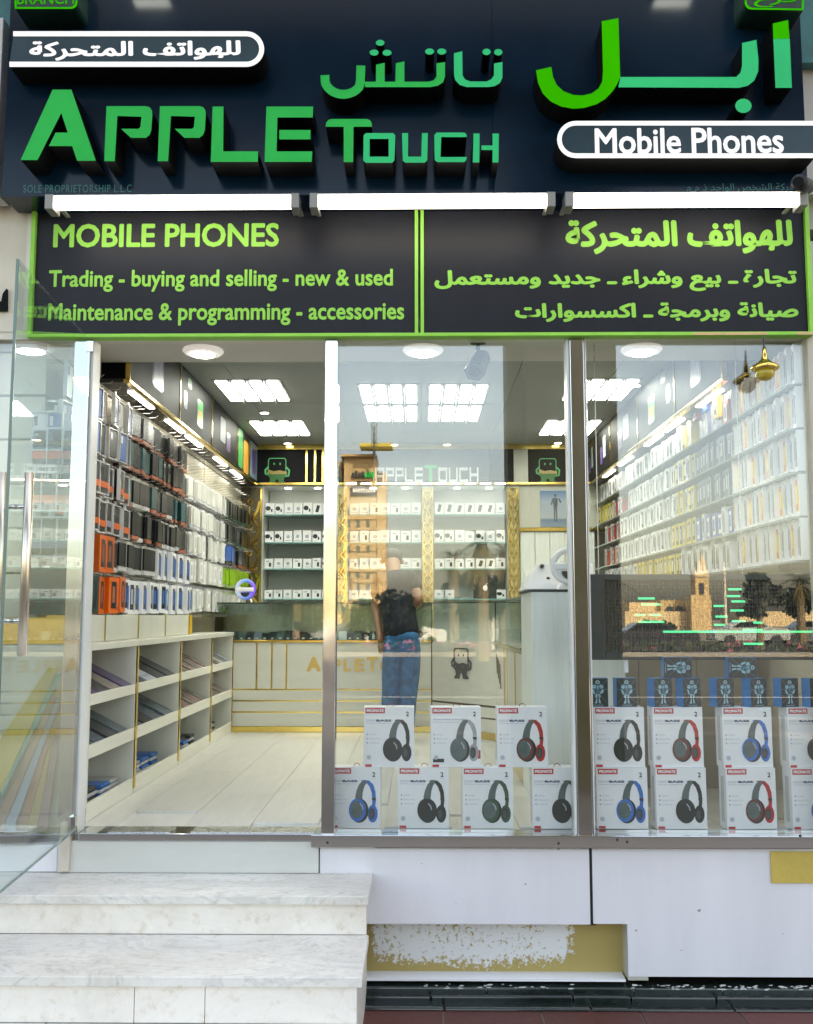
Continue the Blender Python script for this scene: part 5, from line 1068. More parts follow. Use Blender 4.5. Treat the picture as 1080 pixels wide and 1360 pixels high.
# ---------------- headphone cartons in the windows
BWp = 67.0
def el(cx_, cz, rx, rz, n=22, a0=0, a1=2*pi, rot=0):
    o = []
    for i in range(n):
        t = a0+(a1-a0)*i/(n if a1-a0 > 6.28 else n-1); u, v = rx*cos(t), rz*sin(t); o.append((cx_+u*cos(rot)-v*sin(rot), cz+u*sin(rot)+v*cos(rot)))
    return o
WB_, HB, DB = .2235, .262, .085
def carton(colour, anc=False):
    """coordinates in the box front: u 0..1 across, v 0..1 upwards"""
    U = lambda u: (u-.5)*WB_; V = lambda v: v*HB
    parts = []
    parts.append(('carton', MB().box(-WB_/2, WB_/2, 0, DB, 0, HB).mesh('carton', [M['paper']])))
    parts.append(('side_print', MB().box(-WB_/2-.0006, -WB_/2-.0001, DB*.3, DB*.7, HB*.1, HB*.85).mesh('side_print', [M['side']])))
    lab = MB(); lab.box(U(.03), U(.42), -.0010, -.0002, V(.895), V(.985), 0); lab.box(U(.03), U(.16), -.0010, -.0002, V(.005), V(.045), 0)
    text('PROMATE', U(.055), U(.395), V(.915), V(.965), -.0012, mb=lab, bold=.05, mi=1)
    parts.append(('brand_label', lab.mesh('brand_label', [M['red'], M['paper']])))
    tx = MB(); text('2', U(.84), U(.90), V(.845), V(.925), -.0004, mb=tx, bold=.03, mi=1)
    text('YEAR', U(.835), U(.905), V(.815), V(.83), -.0004, mb=tx, bold=0, mi=2)
    if not anc:
        text('DEEP', U(.04), U(.235), V(.755), V(.79), -.0004, mb=tx, bold=.0, mi=2); text('BASS', U(.245), U(.55), V(.755), V(.792), -.0004, mb=tx, bold=.06, mi=0); text('Wireless Headphones', U(.04), U(.53), V(.715), V(.738), -.0004, mb=tx, bold=.01, mi=2)
    else: text('Active Noise Cancelling', U(.04), U(.72), V(.775), V(.81), -.0004, mb=tx, bold=.02, mi=2); text('Wireless Headphones', U(.04), U(.6), V(.73), V(.76), -.0004, mb=tx, bold=.0, mi=2)
    for k, v in enumerate((.53, .46, .39)):
        tx.prism([(U(.07)+.004*cos(t), V(v+.012)+.004*sin(t)) for t in [i*pi/4 for i in range(8)]], -.0006, -.0002, 2)
        text(('Hi-Res', 'Built-in Mic', 'Comfort Fit')[k], U(.12), U((.24, .34, .31)[k]), V(v), V(v+.024), -.0004, mb=tx, bold=0, mi=2)
    tx.prism([(U(.1)+.011*cos(t), V(.16)+.011*sin(t)) for t in [i*pi/5 for i in range(10)]], -.0006, -.0002, 3)
    text('V5', U(.07), U(.13), V(.13), V(.19), -.0009, mb=tx, bold=.02, mi=2)
    if anc: tx.box(U(.04), U(.26), -.0006, -.0002, V(.08), V(.14), 1); tx.box(U(.93), U(.985), -.0006, -.0002, V(.14), V(.28), 4)
    parts.append(('lettering', tx.mesh('lettering', [M['navyp'], M['blkp'], M['greyp'], mat('pale_print', (.62,.64,.72), .5), M['red']])))
    ph = MB(); c1 = {'black': M['blkp'], 'blue': M['bluep'], 'red': M['redp'], 'green': M['grnp'], 'silver': M['silver']}[colour]
    rim = {'black': M['blkp'], 'blue': M['bluep'], 'red': mat('dusky_red_print', (.16,.045,.045), .3, var=.2), 'green': M['grnp'], 'silver': M['gryp2']}[colour]
    k = [0]
    def sh(pts, mi): k[0] += 1; ph.add([(x, -.0004-.00022*k[0], z) for x, z in pts[::1]], [tuple(range(len(pts)))], mi)
    W_ = lambda L_: [(U(u), V(v)) for u, v in L_]
    # rear cup and band, then the front band and cup
    sh(W_(el(.85,.24,.10,.145,22)), 1); sh(W_(el(.835,.24,.058,.095,20)), 0); sh(W_(el(.83,.235,.045,.075,20)), 3)
    sh(W_([(.60,.78),(.68,.795),(.78,.785),(.86,.72),(.905,.60),(.915,.47),(.90,.34),(.83,.32),(.845,.45),(.83,.58),(.79,.68),(.74,.735),(.68,.755)]), 1)
    sh(W_([(.83,.50),(.915,.50),(.912,.46),(.84,.46)]), 0)
    sh(W_([(.50,.50),(.53,.62),(.58,.72),(.64,.775),(.72,.79),(.74,.755),(.69,.70),(.655,.60),(.645,.50),(.66,.42),(.70,.34),(.56,.40)]), 2)
    sh(W_(el(.585,.29,.185,.20,28)), 0); sh(W_(el(.55,.30,.17,.19,28)), 4); sh(W_(el(.535,.305,.125,.145,24)), 2 if colour != 'black' else 4); sh(W_(el(.53,.305,.085,.10,20)), 0 if colour in ('black',) else 2)
    sh(W_([(.60,.42),(.66,.36),(.67,.30),(.65,.30),(.64,.35),(.59,.405)]), 5)
    o = ph.mesh('headphone_print', [M['blkp'], c1, M['gryp2'], mat('cushion_print', (.06,.07,.075), .5, var=.3, scale=50), rim, M['greyp']])
    parts.append(('headphone_print', o))
    parts.append(('ribbon_loop', MB().torus((U(.52), DB*.4, HB), .014, .0014, n=14, k=5, a0=0, a1=pi).mesh('ribbon_loop', [mat('dark_red_ribbon', (.25,.02,.03), .6)])))
    return parts
CT = {c: carton(c) for c in ('black', 'blue', 'red', 'green')}; CT['silver'] = carton('silver', True)
def putbox(colour, pxl, pyb, Y, label, group, rz=0, z=None):
    x = Xat(pxl, Y)+WB_/2; z = Zat(pyb, Y) if z is None else z
    r = root('headphone_carton', (x, Y, z), label, 'carton', group); r.rotation_euler = (0, 0, rz)
    for n_, me in CT[colour]:
        o = bpy.data.objects.new(n_, me); COL.objects.link(o); o.parent = r
    return r
Y0 = 4.43; zfl = ZF+.0008
for i, (c, px, des) in enumerate((('blue',440,'leftmost'),('black',529,'second from left'),('green',613,'third from left'),('black',704,'rightmost'))):
    putbox(c, px, 0, Y0, f'white carton showing {c} headphones, {des} in bottom row of middle window', 'headphone cartons in the middle window', random.uniform(-.05,.05), zfl)
for i, (c, px, des) in enumerate((('black',484,'left'),('silver',572,'middle'),('red',659,'right'))):
    putbox(c, px, 0, Y0+.005, f'white carton showing {c} headphones, {des} one of upper row in middle window', 'headphone cartons in the middle window', random.uniform(-.06,.06), zfl+HB+.001)
for i, (c, c2, px) in enumerate((('blue','black',788),('black','red',865),('red','blue',956),('blue','black',1041))):
    a_ = [0, .03, .05, .06][i]; de = ['leftmost', 'second from left', 'third from left', 'rightmost'][i]
    putbox(c, px, 0, Y0, f'white carton showing {c} headphones, {de} in bottom row of right window', 'headphone cartons in the right window', a_*1.3, zfl)
    putbox(c2, px-2, 0, Y0+.008, f'white carton showing {c2} headphones, {de} in upper row of right window', 'headphone cartons in the right window', a_*1.2+.01, zfl+HB+.001)
# small black and blue boxes with a robot picture
def gbox():
    w_, h_, d_ = .092, .126, .055; u = lambda a: (a-.5)*w_; v = lambda b_: b_*h_
    out = [('carton', MB().box(-w_/2, w_/2, 0, d_, 0, h_).mesh('carton', [mat('cyan_blue_carton', (.002,.24,.58), .4, var=.1, scale=30)]))]
    out.append(('front_sheet', MB().box(-w_/2+.001, w_/2-.001, -.0008, -.0001, .001, h_-.001).mesh('front_sheet', [mat('black_carton_front', (.006,.022,.028), .3, var=.2)])))
    mb = MB(); k = [0]
    def s_(pts, mi=0): k[0] += 1; mb.add([(u(a), -.0010-.0001*k[0], v(b_)) for a, b_ in pts], [tuple(range(len(pts)))], mi)
    for q1, q2 in (((.06,.95),(.48,.55)),((.94,.95),(.52,.55)),((.08,.14),(.46,.48)),((.92,.14),(.54,.48)),((.03,.62),(.4,.58)),((.97,.62),(.6,.58))): s_(band([q1, q2], .022), 1)
    s_([(.42,.80),(.58,.80),(.62,.87),(.55,.93),(.45,.93),(.38,.87)]); s_([(.45,.84),(.55,.84),(.53,.88),(.47,.88)], 2)
    s_([(.24,.74),(.38,.79),(.44,.70),(.34,.62),(.22,.66)]); s_([(.76,.74),(.62,.79),(.56,.70),(.66,.62),(.78,.66)]); s_([(.40,.77),(.60,.77),(.58,.60),(.54,.47),(.46,.47),(.42,.60)], 1); s_([(.45,.73),(.55,.73),(.5,.60)])
    s_([(.22,.62),(.30,.60),(.38,.47),(.33,.42),(.24,.50)]); s_([(.78,.62),(.70,.60),(.60,.50),(.64,.44),(.77,.50)]); s_([(.36,.50),(.62,.56),(.66,.52),(.40,.45)], 1)
    s_([(.40,.45),(.49,.45),(.46,.30),(.42,.28),(.36,.36)]); s_([(.60,.45),(.51,.45),(.54,.30),(.58,.28),(.64,.36)]); s_([(.40,.27),(.47,.28),(.46,.12),(.33,.12),(.38,.18)]); s_([(.60,.27),(.53,.28),(.54,.12),(.67,.12),(.62,.18)])
    text('GAMING', u(.25), u(.75), v(.03), v(.075), -.0024, mb=mb, bold=.02)
    out.append(('robot_print', mb.mesh('robot_print', [mat('ice_blue_print', (.26,.50,.60), .4, var=.4, scale=90), mat('steel_blue_print', (.05,.17,.23), .4), M['blkp']])))
    return out
GB = gbox(); ztt = zfl+2*HB+.002
def putg(px, z, label, rz=.25, lie=False, Y=Y0+.02):
    r = root('gadget_box', (Xat(px, Y), Y, z), label, 'box', 'small black and blue boxes on the cartons')
    r.rotation_euler = (0, pi/2, 0) if lie else (0, 0, rz)
    for n_, me in GB:
        o = bpy.data.objects.new(n_, me); COL.objects.link(o); o.parent = r
for i, px in enumerate((792, 830, 878, 916, 960, 1004, 1045, 1083)):
    putg(px, ztt, f'small upright black and blue robot-print box, {ORD[i]} from the left on the cartons', [.0,.1,.36,.34,.34,.4,.32,.32][i])
for px, lb_ in ((880,'left'),(965,'right')):
    putg(px, ztt+.126+.047, f'small robot-print box lying sideways on two others, {lb_} one', lie=True, Y=Y0+.03)

# boards leaning inside the narrow left pane
bc = [('olive', (.42,.33,.04)), ('teal', (.06,.36,.30)), ('brown', (.24,.13,.08)), ('blue grey', (.24,.34,.46)), ('russet', (.34,.13,.07)), ('mustard', (.40,.28,.05)), ('mauve', (.28,.15,.18)), ('rust brown', (.30,.13,.06))]
bt_ = [(-42,8,1030,66,80,887), (-22,12,1070,72,84,895), (5,16,1100,70,80,925), (14,30,1102,74,84,930), (36,46,1102,76,84,935), (46,60,1102,78,86,918), (60,74,1102,82,89,925), (30,38,1103,72,78,915)]
for i, ((nm, c_), (a, b, yb_, c, d_, yt)) in enumerate(zip(bc, bt_)):
    Yb = 4.385+.008*i; z0 = ZF+.002; B0, B1 = Xat(a, Yb), Xat(b, Yb); T0, T1 = Xat(c, Yb+.03), Xat(d_, Yb+.03); zt3 = Zat(yt, Yb+.03); zb3 = max(z0, Zat(yb_, Yb))
    if i < 2: zb3 = z0; B0 -= .08; B1 -= .06
    th = .008
    o = MB().add([(B0,Yb,zb3),(B1,Yb,zb3),(T1,Yb+.03,zt3),(T0,Yb+.03,zt3),(B0,Yb+th,zb3),(B1,Yb+th,zb3),(T1,Yb+.03+th,zt3),(T0,Yb+.03+th,zt3)], [(0,1,2,3),(7,6,5,4),(0,4,5,1),(1,5,6,2),(2,6,7,3),(3,7,4,0)]).build('leaning_board', mat('board_'+nm.replace(' ', '_'), c_, .35, var=.25, scale=8, stretch=(3,1,.4)), None, bevel=.001)
    tag(o, f'long {nm} board leaning in the narrow left pane beside the door post', 'board', 'boards leaning behind the left pane')

# ================================================================== THE CUSTOMER
def skinned(name, V_, E_, R_, m, parent, sub=2, rootv=0):
    off = wloc(parent); me = bpy.data.meshes.new(name)
    me.from_pydata([tuple(Vector(v)-off) for v in V_], E_, []); o = bpy.data.objects.new(name+'_skin', me); COL.objects.link(o)
    o.modifiers.new('skin', 'SKIN'); me.skin_vertices.new() if not me.skin_vertices else None
    for i, s in enumerate(me.skin_vertices[0].data): s.radius = R_[i] if isinstance(R_[i], tuple) else (R_[i], R_[i]); s.use_root = (i == rootv)
    sb_ = o.modifiers.new('sub', 'SUBSURF'); sb_.levels = sub; sb_.render_levels = sub
    bpy.context.view_layer.update(); dg_ = bpy.context.evaluated_depsgraph_get()
    m2 = bpy.data.meshes.new_from_object(o.evaluated_get(dg_)); m2.name = name; bpy.data.objects.remove(o)
    m2.materials.clear(); m2.materials.append(m)
    for p in m2.polygons: p.use_smooth = True
    o = bpy.data.objects.new(name, m2); COL.objects.link(o); o.parent = parent; return o
YP_ = 7.45
def J(px, py, dy=0): return pw(px, py, YP_+dy)
man = root('person', (J(530, 980).x, YP_, ZF), 'man in navy t-shirt and blue jeans leaning on the counter, seen from behind', 'person')
pel, wai, che, nek = J(535,857,-.04), J(531,826,.02), J(527,790,.09), J(523,757,.18)
hd1, hd2 = J(521,747,.24), J(520,740,.29)
shL, elL, wrL = J(504,768,.14), J(499,806,.17), J(505,846,-.02); shR, elR, wrR = J(546,768,.14), J(558,799,.0), J(536,812,.26)
hipL, knL, anL, toL = J(523,862,-.02), J(520,912,.0), J(516,968,.02), J(514,974,.16)
hipR, knR, anR, toR = J(545,862,-.04), J(543,912,-.02), J(539,968,.0), J(540,974,.15)
for v_ in (anL, anR): v_.z = ZF+.10
for v_ in (toL, toR): v_.z = ZF+.04
V_ = [pel, wai, che, nek, hd1, hd2, shL, elL, wrL, shR, elR, wrR, hipL, knL, anL, hipR, knR, anR, wrL+Vector((.005,-.02,-.05)), wrR+Vector((-.05,.08,.01))]
E_ = [(0,1),(1,2),(2,3),(3,4),(4,5),(2,6),(6,7),(7,8),(2,9),(9,10),(10,11),(0,12),(12,13),(13,14),(0,15),(15,16),(16,17),(8,18),(11,19)]
R_ = [(.13,.10),(.12,.09),(.14,.10),.052,(.068,.075),(.072,.078),.05,.038,.026,.05,.040,.027,.075,.055,.035,.075,.055,.035,(.034,.02),(.034,.02)]
body = skinned('body', V_, E_, R_, M['skin'], man)
# fingers
for side, wv, dirv in ((1, V_[18], Vector((.15,.1,-1))), (-1, V_[19], Vector((-.8,.5,-.2)))):
    dirv.normalize(); ac = dirv.cross(Vector((0,1,0))).normalized()
    for k in range(4):
        b0 = wv+ac*(.013*(k-1.5)); L0 = [.07,.08,.075,.058][k]
        skinned('finger', [b0, b0+dirv*L0*.45, b0+dirv*L0*.75+Vector((0,.012,0)), b0+dirv*L0+Vector((0,.028,0))], [(0,1),(1,2),(2,3)], [.0085,.008,.0075,.006], M['skin'], man, 1)
    b0 = wv+ac*.028-dirv*.02; skinned('thumb', [b0, b0+ac*.02+dirv*.02, b0+ac*.026+dirv*.045], [(0,1),(1,2)], [.010,.009,.007], M['skin'], man, 1)
# clothes
mid1 = shL.lerp(elL, .78); mid2 = shR.lerp(elR, .62)
skinned('t_shirt', [J(537,862,-.04), wai, che, nek+Vector((0,-.035,-.02)), shL, mid1, shR, mid2, J(527,775,.12)], [(0,1),(1,2),(2,8),(8,3),(8,4),(4,5),(8,6),(6,7)], [(.162,.135),(.148,.115),(.155,.12),(.062,.055),(.072,.07),(.055,.055),(.072,.07),(.058,.058),(.135,.11)], M['tee'], man)
skinned('jeans', [pel+Vector((0,0,.13)), pel, hipL, knL, anL+Vector((0,0,-.035)), hipR, knR, anR+Vector((0,0,-.035)), hipL.lerp(knL,.5), hipR.lerp(knR,.5), knL.lerp(anL,.5), knR.lerp(anR,.5)],
        [(0,1),(1,2),(2,8),(8,3),(3,10),(10,4),(1,5),(5,9),(9,6),(6,11),(11,7)], [(.125,.10),(.142,.125),(.098,.10),(.074,.078),(.064,.07),(.098,.10),(.074,.078),(.064,.07),(.09,.09),(.09,.09),(.066,.07),(.066,.07)], M['jean'], man, rootv=1)
for a_, t_2 in ((anL, toL), (anR, toR)):
    skinned('shoe', [a_+Vector((0,-.03,-.05)), a_.lerp(t_2,.5)+Vector((0,0,-.03)), t_2], [(0,1),(1,2)], [(.045,.042),(.045,.035),(.042,.028)], M['mblack'], man)
skinned('hair', [hd1+Vector((0,-.022,.0)), hd1.lerp(hd2,.6)+Vector((0,-.016,.02)), hd2+Vector((0,.0,.03))], [(0,1),(1,2)], [(.074,.072),(.098,.088),(.092,.082)], M['hair'], man)
for s_ in (-1, 1):
    c_2 = hd1.lerp(hd2, .4)+Vector((s_*.078,.01,-.01)); MB().lathe((c_2.x, c_2.y, c_2.z), [(.004,-.02),(.016,-.008),(.016,.008),(.006,.02)], 10).build('ear', M['skin'], man, smooth=True)
pb = J(549, 838, -.13); MB().box(pb.x-.028, pb.x+.028, pb.y-.004, pb.y+.004, pb.z-.003, pb.z+.003).build('pocket_seam', M['tee'], man)

# ================================================================== ACROSS THE STREET (seen mirrored in the glass)
def mbx(px0, px1, pyb, pyt, d, dep, name, m, parent, mi=0):
    a, b = rw(px0, pyb, d), rw(px1, pyt, d); zb = max(a.z, -.12) if pyb >= 830 else a.z
    return MB().box(a.x, b.x, a.y-dep, a.y, zb, b.z).build(name, m, parent)
G0 = 900
# arcade pillar
p_ = root('arcade_pillar', (rw(765, 800, 9.4).x, -.9, 0), 'tall olive stone pillar at the pavement edge facing the shop', 'pillar')
pa, pb_, pc_ = rw(704, 800, 9.4).x, rw(826, 800, 9.4).x, rw(684, 800, 9.8).x
MB().box(pa, pb_, -1.4, rw(700,800,9.4).y, 0, 6.598).build('shaft', M['olive'], p_, bevel=.01)
MB().box(pa-.16, pa-.002, -1.5, -1.08, 0, 6.598).build('lit_side_face', mat('lit_side_stone', (.24,.22,.15), .7, var=.06), p_)  # lit side face of the pillar, its brightness put into a paler stone colour
MB().box(pa-.06, pb_+.06, -1.42, rw(700,800,9.4).y+.04, 0, .25).build('base', M['olive'], p_, bevel=.01)
ar_ = root('unseen_arcade_roof', (0, 1.4, 6), 'unseen flat roof slab on the pillar, shaped to mirror dark in the sign', 'roof')  # unseen slab, sized to darken the sign's reflection yet let sky light in
MB().box(-9, 9, -1.6, .5, 6.6, 7.0).build('slab', mat('arcade_concrete', (.22,.21,.19), .8, var=.08, scale=2), ar_); MB().box(-9, 9, -1.62, -1.601, 6.55, 7.05).build('edge_beam', _m['arcade_concrete'], ar_)
MB().box(-9, 9, -6.9, 1.2, -.0055, -.001).build('outer_pavement', mat('dull_pavers', (.10,.085,.065), .9, var=.15, scale=3), kind='structure')
# ochre tower with roof mast
tw = root('ochre_tower', (rw(483, 820, 180).x, -180, 0), 'tall ochre stone tower block with a sign and a rooftop mast', 'building')
D_ = 180
mbx(455, 500, G0, 606, D_, 9, 'shaft', M['tan'], tw); mbx(500.5, 513, G0, 628, D_+3, 8, 'side_wing', mat('pale_tan_stone', (.50,.39,.22), .8, var=.06, scale=.2), tw)
mbx(452, 500.3, 606, 603, D_-1, 11, 'parapet', M['tan'], tw); mbx(446, 454.5, G0, 612, D_+4, 6, 'left_wing', M['tan'], tw)
mbx(447, 454, 712, 634, D_+3.4, .3, 'stair_glazing', mat('green_glazing', (.05,.12,.08), .1, var=.4, scale=1), tw)
for i in range(9): mbx(447, 454, 716-8.8*i, 714.5-8.8*i, D_+3.0, .3, 'glazing_bar', M['tan'], tw)
mbx(466, 501, 657, 645, D_-.4, .3, 'sign_panel', mat('plum_panel', (.06,.04,.06), .5), tw)
for i in range(9): mbx(469+3.4*i, 471.2+3.4*i, 654, 648+random.random()*2, D_-.7, .2, 'sign_letter', M['paper'], tw)
for i in range(7): mbx(467+4.4*i, 470.5+4.4*i, 634, 625+random.random()*6, D_-.5, .2, 'letter', M['mblack'] if i < 4 else M['green'], tw)
mbx(474, 492, 642, 639, D_-.5, .2, 'letter', M['mblack'], tw)
a, b = rw(497, 606, D_-3), rw(497, 562, D_-3); MB().tube(a, b, .28, .08, n=6).build('mast', M['mblack'], tw)
for k in range(4): c = a.lerp(b, .35+.2*k); MB().torus(tuple(c), .55, .1, n=10, k=4).build('antenna_ring', M['gryp2'], tw)
mbx(478, 521, 593, 588, D_-3, 5, 'roof_beam', mat('yellow_beam', (.5,.42,.08), .6), tw)
for i in range(10): mbx(456, 513, 690+14*i, 688.5+14*i, D_-.15, .15, 'string_course', mat('shade_tan', (.46,.31,.13), .8), tw)
for r_i in range(7):
    for c_i in range(3): mbx(461+13*c_i, 465+13*c_i, 682+17*r_i, 674+17*r_i, D_-.2, .2, 'window', M['gryp2'], tw)
# low ochre building on the left and the mosque-like building with its minaret
lo = root('low_ochre_block', (rw(440, 820, 140).x, -135, 0), 'long low ochre building left of the tower', 'building')
mbx(300, 462, G0, 768, 140, 10, 'wall', M['tan'], lo); mbx(300, 462, 768, 765, 139.8, 10.4, 'parapet', _m['pale_tan_stone'], lo)
for i in range(12): mbx(306+13*i, 312+13*i, 812, 790, 139.7, .4, 'window', M['gryp2'], lo)
ms = root('arched_hall', (rw(880, 820, 120).x, -115, 0), 'sandstone hall with round arches and a tall square minaret', 'building')
D_ = 120
mbx(832, 935, G0, 812, D_, 12, 'wall', _m['pale_tan_stone'], ms); mbx(878, 945, 812, 797, D_+2, 9, 'upper_wall', M['tan'], ms); mbx(836, 878, 812, 800, D_+3, 7, 'upper_wall', _m['pale_tan_stone'], ms)
for x in (889, 902, 914):
    c = rw(x, 811, D_+1.9); MB().prism([(c.x+.55*cos(t), c.z-.2+.8*sin(t)) for t in [i*pi/8 for i in range(9)]]+[(c.x-.55, c.z-.9), (c.x+.55, c.z-.9)], c.y+.05, c.y+.3).build('arch', M['blkp'], ms)
mbx(921, 944, G0, 790, D_-2, 2.5, 'minaret_base', M['tan'], ms); mbx(924, 941, 790, 757, D_-2, 2, 'minaret_shaft', M['tan'], ms); mbx(922.5, 942.5, 766, 764, D_-2.1, 2.3, 'minaret_balcony', _m['pale_tan_stone'], ms)
mbx(927, 938, 757, 746, D_-2, 1.2, 'minaret_top', _m['pale_tan_stone'], ms); a, b = rw(932, 746, D_-1.6), rw(932, 735, D_-1.6); MB().tube(a, b, .35, .02, n=6).build('finial', M['tan'], ms)
mbx(930, 935, 788, 774, D_-2.2, .2, 'slot_window', M['blkp'], ms)
mbx(985, 1200, G0, 812, 160, 10, 'east_wall', _m['pale_tan_stone'], ms)
# trees
def leafy(px, py, d, wpx, hpx, label, n=650, trunk=True, m=None):
    c = rw(px, py, d); s = d/FPX; W_, H_ = wpx*s/2, hpx*s/2
    r = root('shade_tree', (c.x, c.y, -.12), label, 'tree', 'street trees across the road'); mb = MB(); cl_ = [(random.gauss(0,.45), random.gauss(0,.45), random.gauss(0,.4)) for _ in range(9)]
    for i in range(n):
        g = cl_[i % 9]; p = Vector((c.x+W_*max(-1,min(1,g[0]+random.gauss(0,.22))), c.y+W_*(g[1]+random.gauss(0,.22)), c.z+H_*max(-1,min(1,g[2]+random.gauss(0,.24)))))
        q_ = Vector((random.uniform(-1,1), random.uniform(-1,1), random.uniform(-1,1))).normalized()*random.uniform(.3,.65)*max(.5, W_/3); u_ = q_.orthogonal()*.5
        mb.add([p-q_, p+u_, p+q_, p-u_], [(0,1,2,3)])
    mb.build('crown', m or M['leaf'], r)
    tb = MB().tube((c.x, c.y, -.12), (c.x, c.y, c.z), .22, .1, n=7)
    for k in range(4): a_ = k*1.6; tb.tube((c.x, c.y, c.z-H_*.7), (c.x+W_*.6*cos(a_), c.y+W_*.6*sin(a_), c.z+H_*.2), .09, .03, n=5)
    tb.build('trunk', M['bark'], r)
leafy(525, 818, 50, 88, 66, 'dark dense tree across the road behind the sign post', 3000)
leafy(478, 822, 55, 44, 40, 'smaller dark tree near the foot of the tower', 400)
leafy(570, 826, 58, 50, 36, 'low dark tree between the dense tree and the palms', 400)
leafy(700, 816, 60, 60, 46, 'wide dark tree right of the palms', 500)
leafy(1008, 790, 52, 52, 52, 'grey green round tree right of the minaret', 650, m=mat('grey_leaves', (.05,.055,.035), .7, var=.4))
leafy(1060, 800, 70, 60, 36, 'low tree at the far right of the street', 400)
leafy(380, 815, 52, 70, 48, 'dark tree far left of the street', 500)
leafy(865, 833, 66, 50, 14, 'clipped bush line in front of the arched hall', 300)
def palm(px, py, d, R_px, label, skirt=1.0):
    c = rw(px, py, d); s = d/FPX; R = R_px*s; r = root('date_palm', (c.x, c.y, -.12), label, 'palm tree', 'palms across the road')
    MB().tube((c.x, c.y, -.12), (c.x, c.y, c.z), .28, .2, n=9).build('trunk', M['bark'], r)
    for nm, mm, cnt, dr_ in (('fronds', M['leaf'], 30, 0), ('dry_skirt', M['thatch'], 34, 1)):
        mb = MB()
        for i in range(cnt):
            a_ = random.uniform(0, 2*pi); el_ = random.uniform(-.1, 1.1) if not dr_ else random.uniform(-1.35, -.7); L_ = R*random.uniform(.8,1.1)*(skirt if dr_ else 1)
            P0 = Vector((c.x, c.y, c.z)); pts = []
            for k in range(8):
                t = k/7; pts.append(P0+Vector((cos(a_)*L_*t*cos(el_), sin(a_)*L_*t*cos(el_), L_*(t*sin(el_)-t*t*(.55 if not dr_ else .1)))))
            for k in range(7):
                dv = (pts[k+1]-pts[k]); sd_ = dv.cross(Vector((0,0,1))); sd_ = (sd_.normalized() if sd_.length > 1e-4 else Vector((1,0,0)))*L_*.16*(1-k/9)
                for sg in (-1, 1):
                    for q2 in (.2, .7): b0 = pts[k]+dv*q2; mb.add([b0, b0+dv*.22, b0+sd_*sg+dv*.5-Vector((0,0,.12*L_*(1-k/8)))], [(0,1,2)])
        mb.build(nm, mm, r)
palm(640, 718, 38, 44, 'tall date palm with a thick dry skirt left of the lamp post', 1.5)
palm(602, 738, 44, 26, 'shorter date palm left of the tall palm', 1.3)
palm(668, 735, 47, 26, 'slender date palm beside the lamp post', 1.2)
palm(1062, 772, 60, 34, 'date palm at the far right of the street', .8)
palm(806, 770, 45, 50, 'date palm half behind the pillar, beside the arched hall', .8)
palm(430, 700, 60, 30, 'date palm left of the tower', 1.0)
# dense dark planting under the palms
leafy(635, 800, 46, 92, 70, 'broad dark bush mass round the palm trunks', 2600)
# poles
def pole(px, pyt, d, r_, label, arm=0, name='lamp_post'):
    c = rw(px, 820, d); t = rw(px, pyt, d); r = root(name, (c.x, c.y, -.12), label, 'lamp post' if name == 'lamp_post' else 'sign post')
    MB().tube((c.x, c.y, -.12), (c.x, c.y, t.z), r_, r_*.7, n=8).build('pole', mat('pale_pole', (.55,.5,.42), .5), r)
    if arm: MB().box(c.x-arm, c.x+.02, c.y-.06, c.y+.06, t.z-.04, t.z+.03).build('lamp_arm', M['gryp2'], r)
    return r, t
pole(654, 745, 50, .09, 'pale lamp post standing in front of the palms', .5); pole(964, 747, 60, .10, 'thin dark lamp post right of the minaret', .9); pole(820, 700, 70, .1, 'lamp post behind the pillar')
r, t = pole(514, 817, 56, .045, 'round road sign on a thin post in front of the dark tree', 0, 'road_sign')
MB().lathe((t.x, t.y+.05, t.z), [(.32,-.015),(.32,.015)], 24, axis='Y').build('disc', mat('beige_sign_back', (.55,.47,.36), .5), r)
MB().box(t.x-.04, t.x+.04, t.y+.07, t.y+.09, t.z-.33, t.z+.22).build('bracket', M['mblack'], r)
# kiosk box
r = root('utility_cabinet', (rw(627, 850, 58).x, -49.3, -.12), 'cream utility cabinet on the far pavement by the palms', 'cabinet'); a, b = rw(609, 858, 58), rw(634, 824, 58)
MB().box(a.x, a.x+.5, a.y-1, a.y, -.12, b.z).build('side_door', M['thatch'], r); MB().box(a.x+.502, b.x, a.y-1, a.y+.01, -.12, b.z).build('housing', mat('cream_metal', (.62,.55,.36), .5), r, bevel=.01)
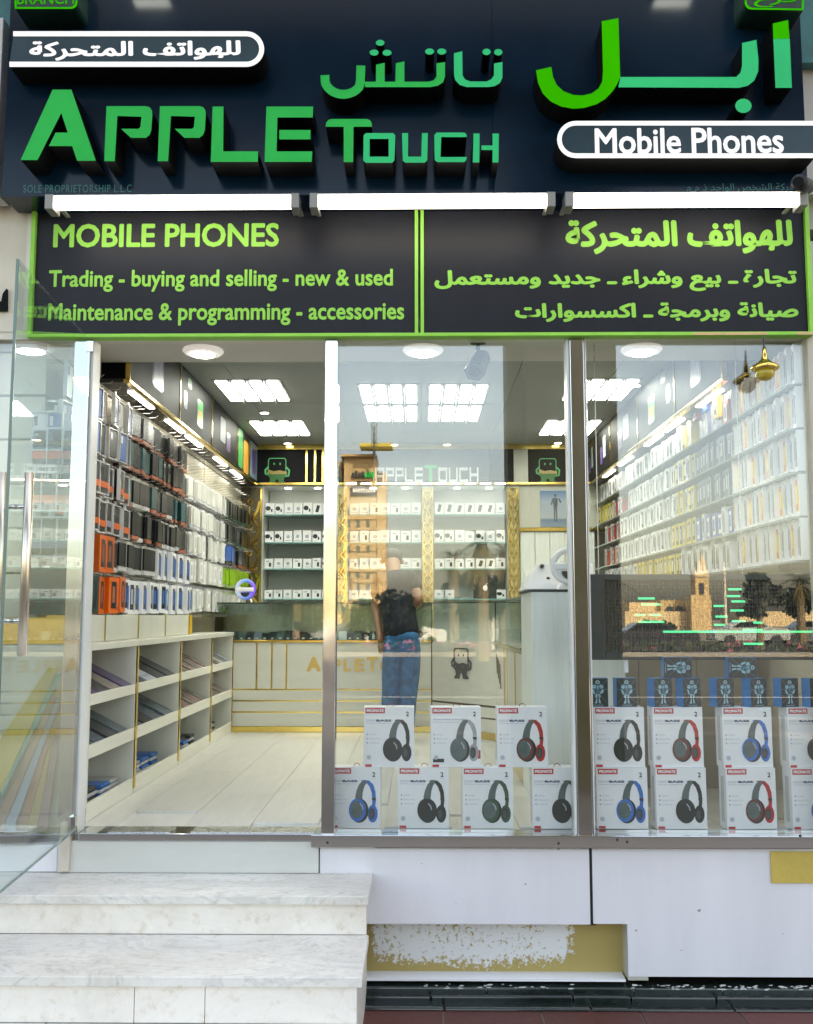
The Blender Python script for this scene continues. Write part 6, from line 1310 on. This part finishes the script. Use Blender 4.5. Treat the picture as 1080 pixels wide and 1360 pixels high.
# cars
def car(px, d, cm_, label, kind=0, L_=4.4, H_=1.42):
    c = rw(px, 850, d); r = root('parked_car', (c.x, c.y, -.12), label, 'car', 'cars on the street'); x, y = c.x, c.y; z = -.12; W_ = 1.75
    m_ = mat('car_paint_'+cm_[0], cm_[1], .25, .2, var=.03, coat=.6)
    if kind == 0: prof = [(-.5,.20),(-.5,.5),(-.47,.62),(-.30,.68),(-.28,.70),(.24,.74),(.46,.70),(.5,.60),(.5,.22)]; cab = [(-.30,.69),(-.16,.98),(.12,1.0),(.26,.74)]
    elif kind == 1: prof = [(-.5,.22),(-.5,.62),(-.32,.70),(.5,.74),(.5,.22)]; cab = [(-.34,.70),(-.22,1.0),(.46,1.0),(.49,.74)]
    else: prof = [(-.5,.22),(-.5,.6),(-.3,.66),(.5,.66),(.5,.25)]; cab = [(-.34,.66),(-.24,1.0),(.02,1.0),(.05,.66)]
    pt = lambda L2: [(x+u*L_, z+v*H_) for u, v in L2]
    MB().prism(pt(prof), y, y-W_).build('body', m_, r, bevel=.05); o = MB().prism(pt(cab), y-.12, y-W_+.12).build('cabin', m_, r, bevel=.04)
    cx_ = sum(u for u, v in cab)/4; gl2 = [(cx_+(u-cx_)*.84, .70+(v-.69)*.78+.03) for u, v in cab]
    MB().prism(pt(gl2), y-.112, y-.118).build('side_window', M['black'], r)
    for u in (-.31, .31):
        w_ = MB().lathe((x+u*L_, y+.02, z+.31), [(.31,-.2),(.31,.0)], 18, axis='Y').build('wheel', M['mblack'], r); MB().lathe((x+u*L_, y+.03, z+.31), [(.19,-.01),(.17,.012)], 14, axis='Y').build('rim', M['brushed'], w_)
        MB().lathe((x+u*L_, y-W_+.18, z+.31), [(.31,-.2),(.31,.0)], 18, axis='Y').build('wheel', M['mblack'], r)
    MB().box(x-.5*L_-.01, x-.485*L_, y-.3, y-.05, z+.5*H_, z+.58*H_).build('headlight', M['signw'], r)
    MB().box(x+.49*L_, x+.5*L_+.012, y-.3, y-.05, z+.5*H_, z+.58*H_).build('tail_light', M['red'], r)
wh, dk_, sv, rd = ('white', (.7,.7,.7)), ('black', (.02,.022,.03)), ('silver', (.32,.36,.36)), ('grey', (.12,.13,.14))
car(478, 56, sv, 'silver hatchback parked left of the round sign', 1); car(540, 54, wh, 'white saloon driving behind the round road sign'); car(592, 56, dk_, 'black off-road car beside the utility cabinet', 1, 4.6, 1.8)
car(705, 55, sv, 'grey pickup truck right of the lamp post', 2, 5.0, 1.65); car(868, 47, dk_, 'dark saloon in front of the arched hall'); car(1000, 58, sv, 'silver saloon under the round grey tree'); car(1085, 60, rd, 'grey saloon at the far right of the street'); car(420, 58, wh, 'white saloon far left of the street')
mbx(395, 700, G0, 846, 70, .5, 'garden_wall', _m['kerb_stone'], tag(bpy.data.objects.new('boundary_wall', None), 'low pale wall along the far side of the road', 'wall')) 
COL.objects.link(bpy.data.objects['boundary_wall'])
MB().box(-200, 200, -400, -60, -.14, -.115).build('far_ground', mat('sandy_ground', (.12,.10,.075), .9, var=.15, scale=.3), kind='structure')
MB().box(-60, 60, -12.5, -12.35, -.1196, -.1160).build('road_marking', mat('road_paint', (.3,.3,.29), .7), kind='structure')

bpy.data.objects.remove(_fo)
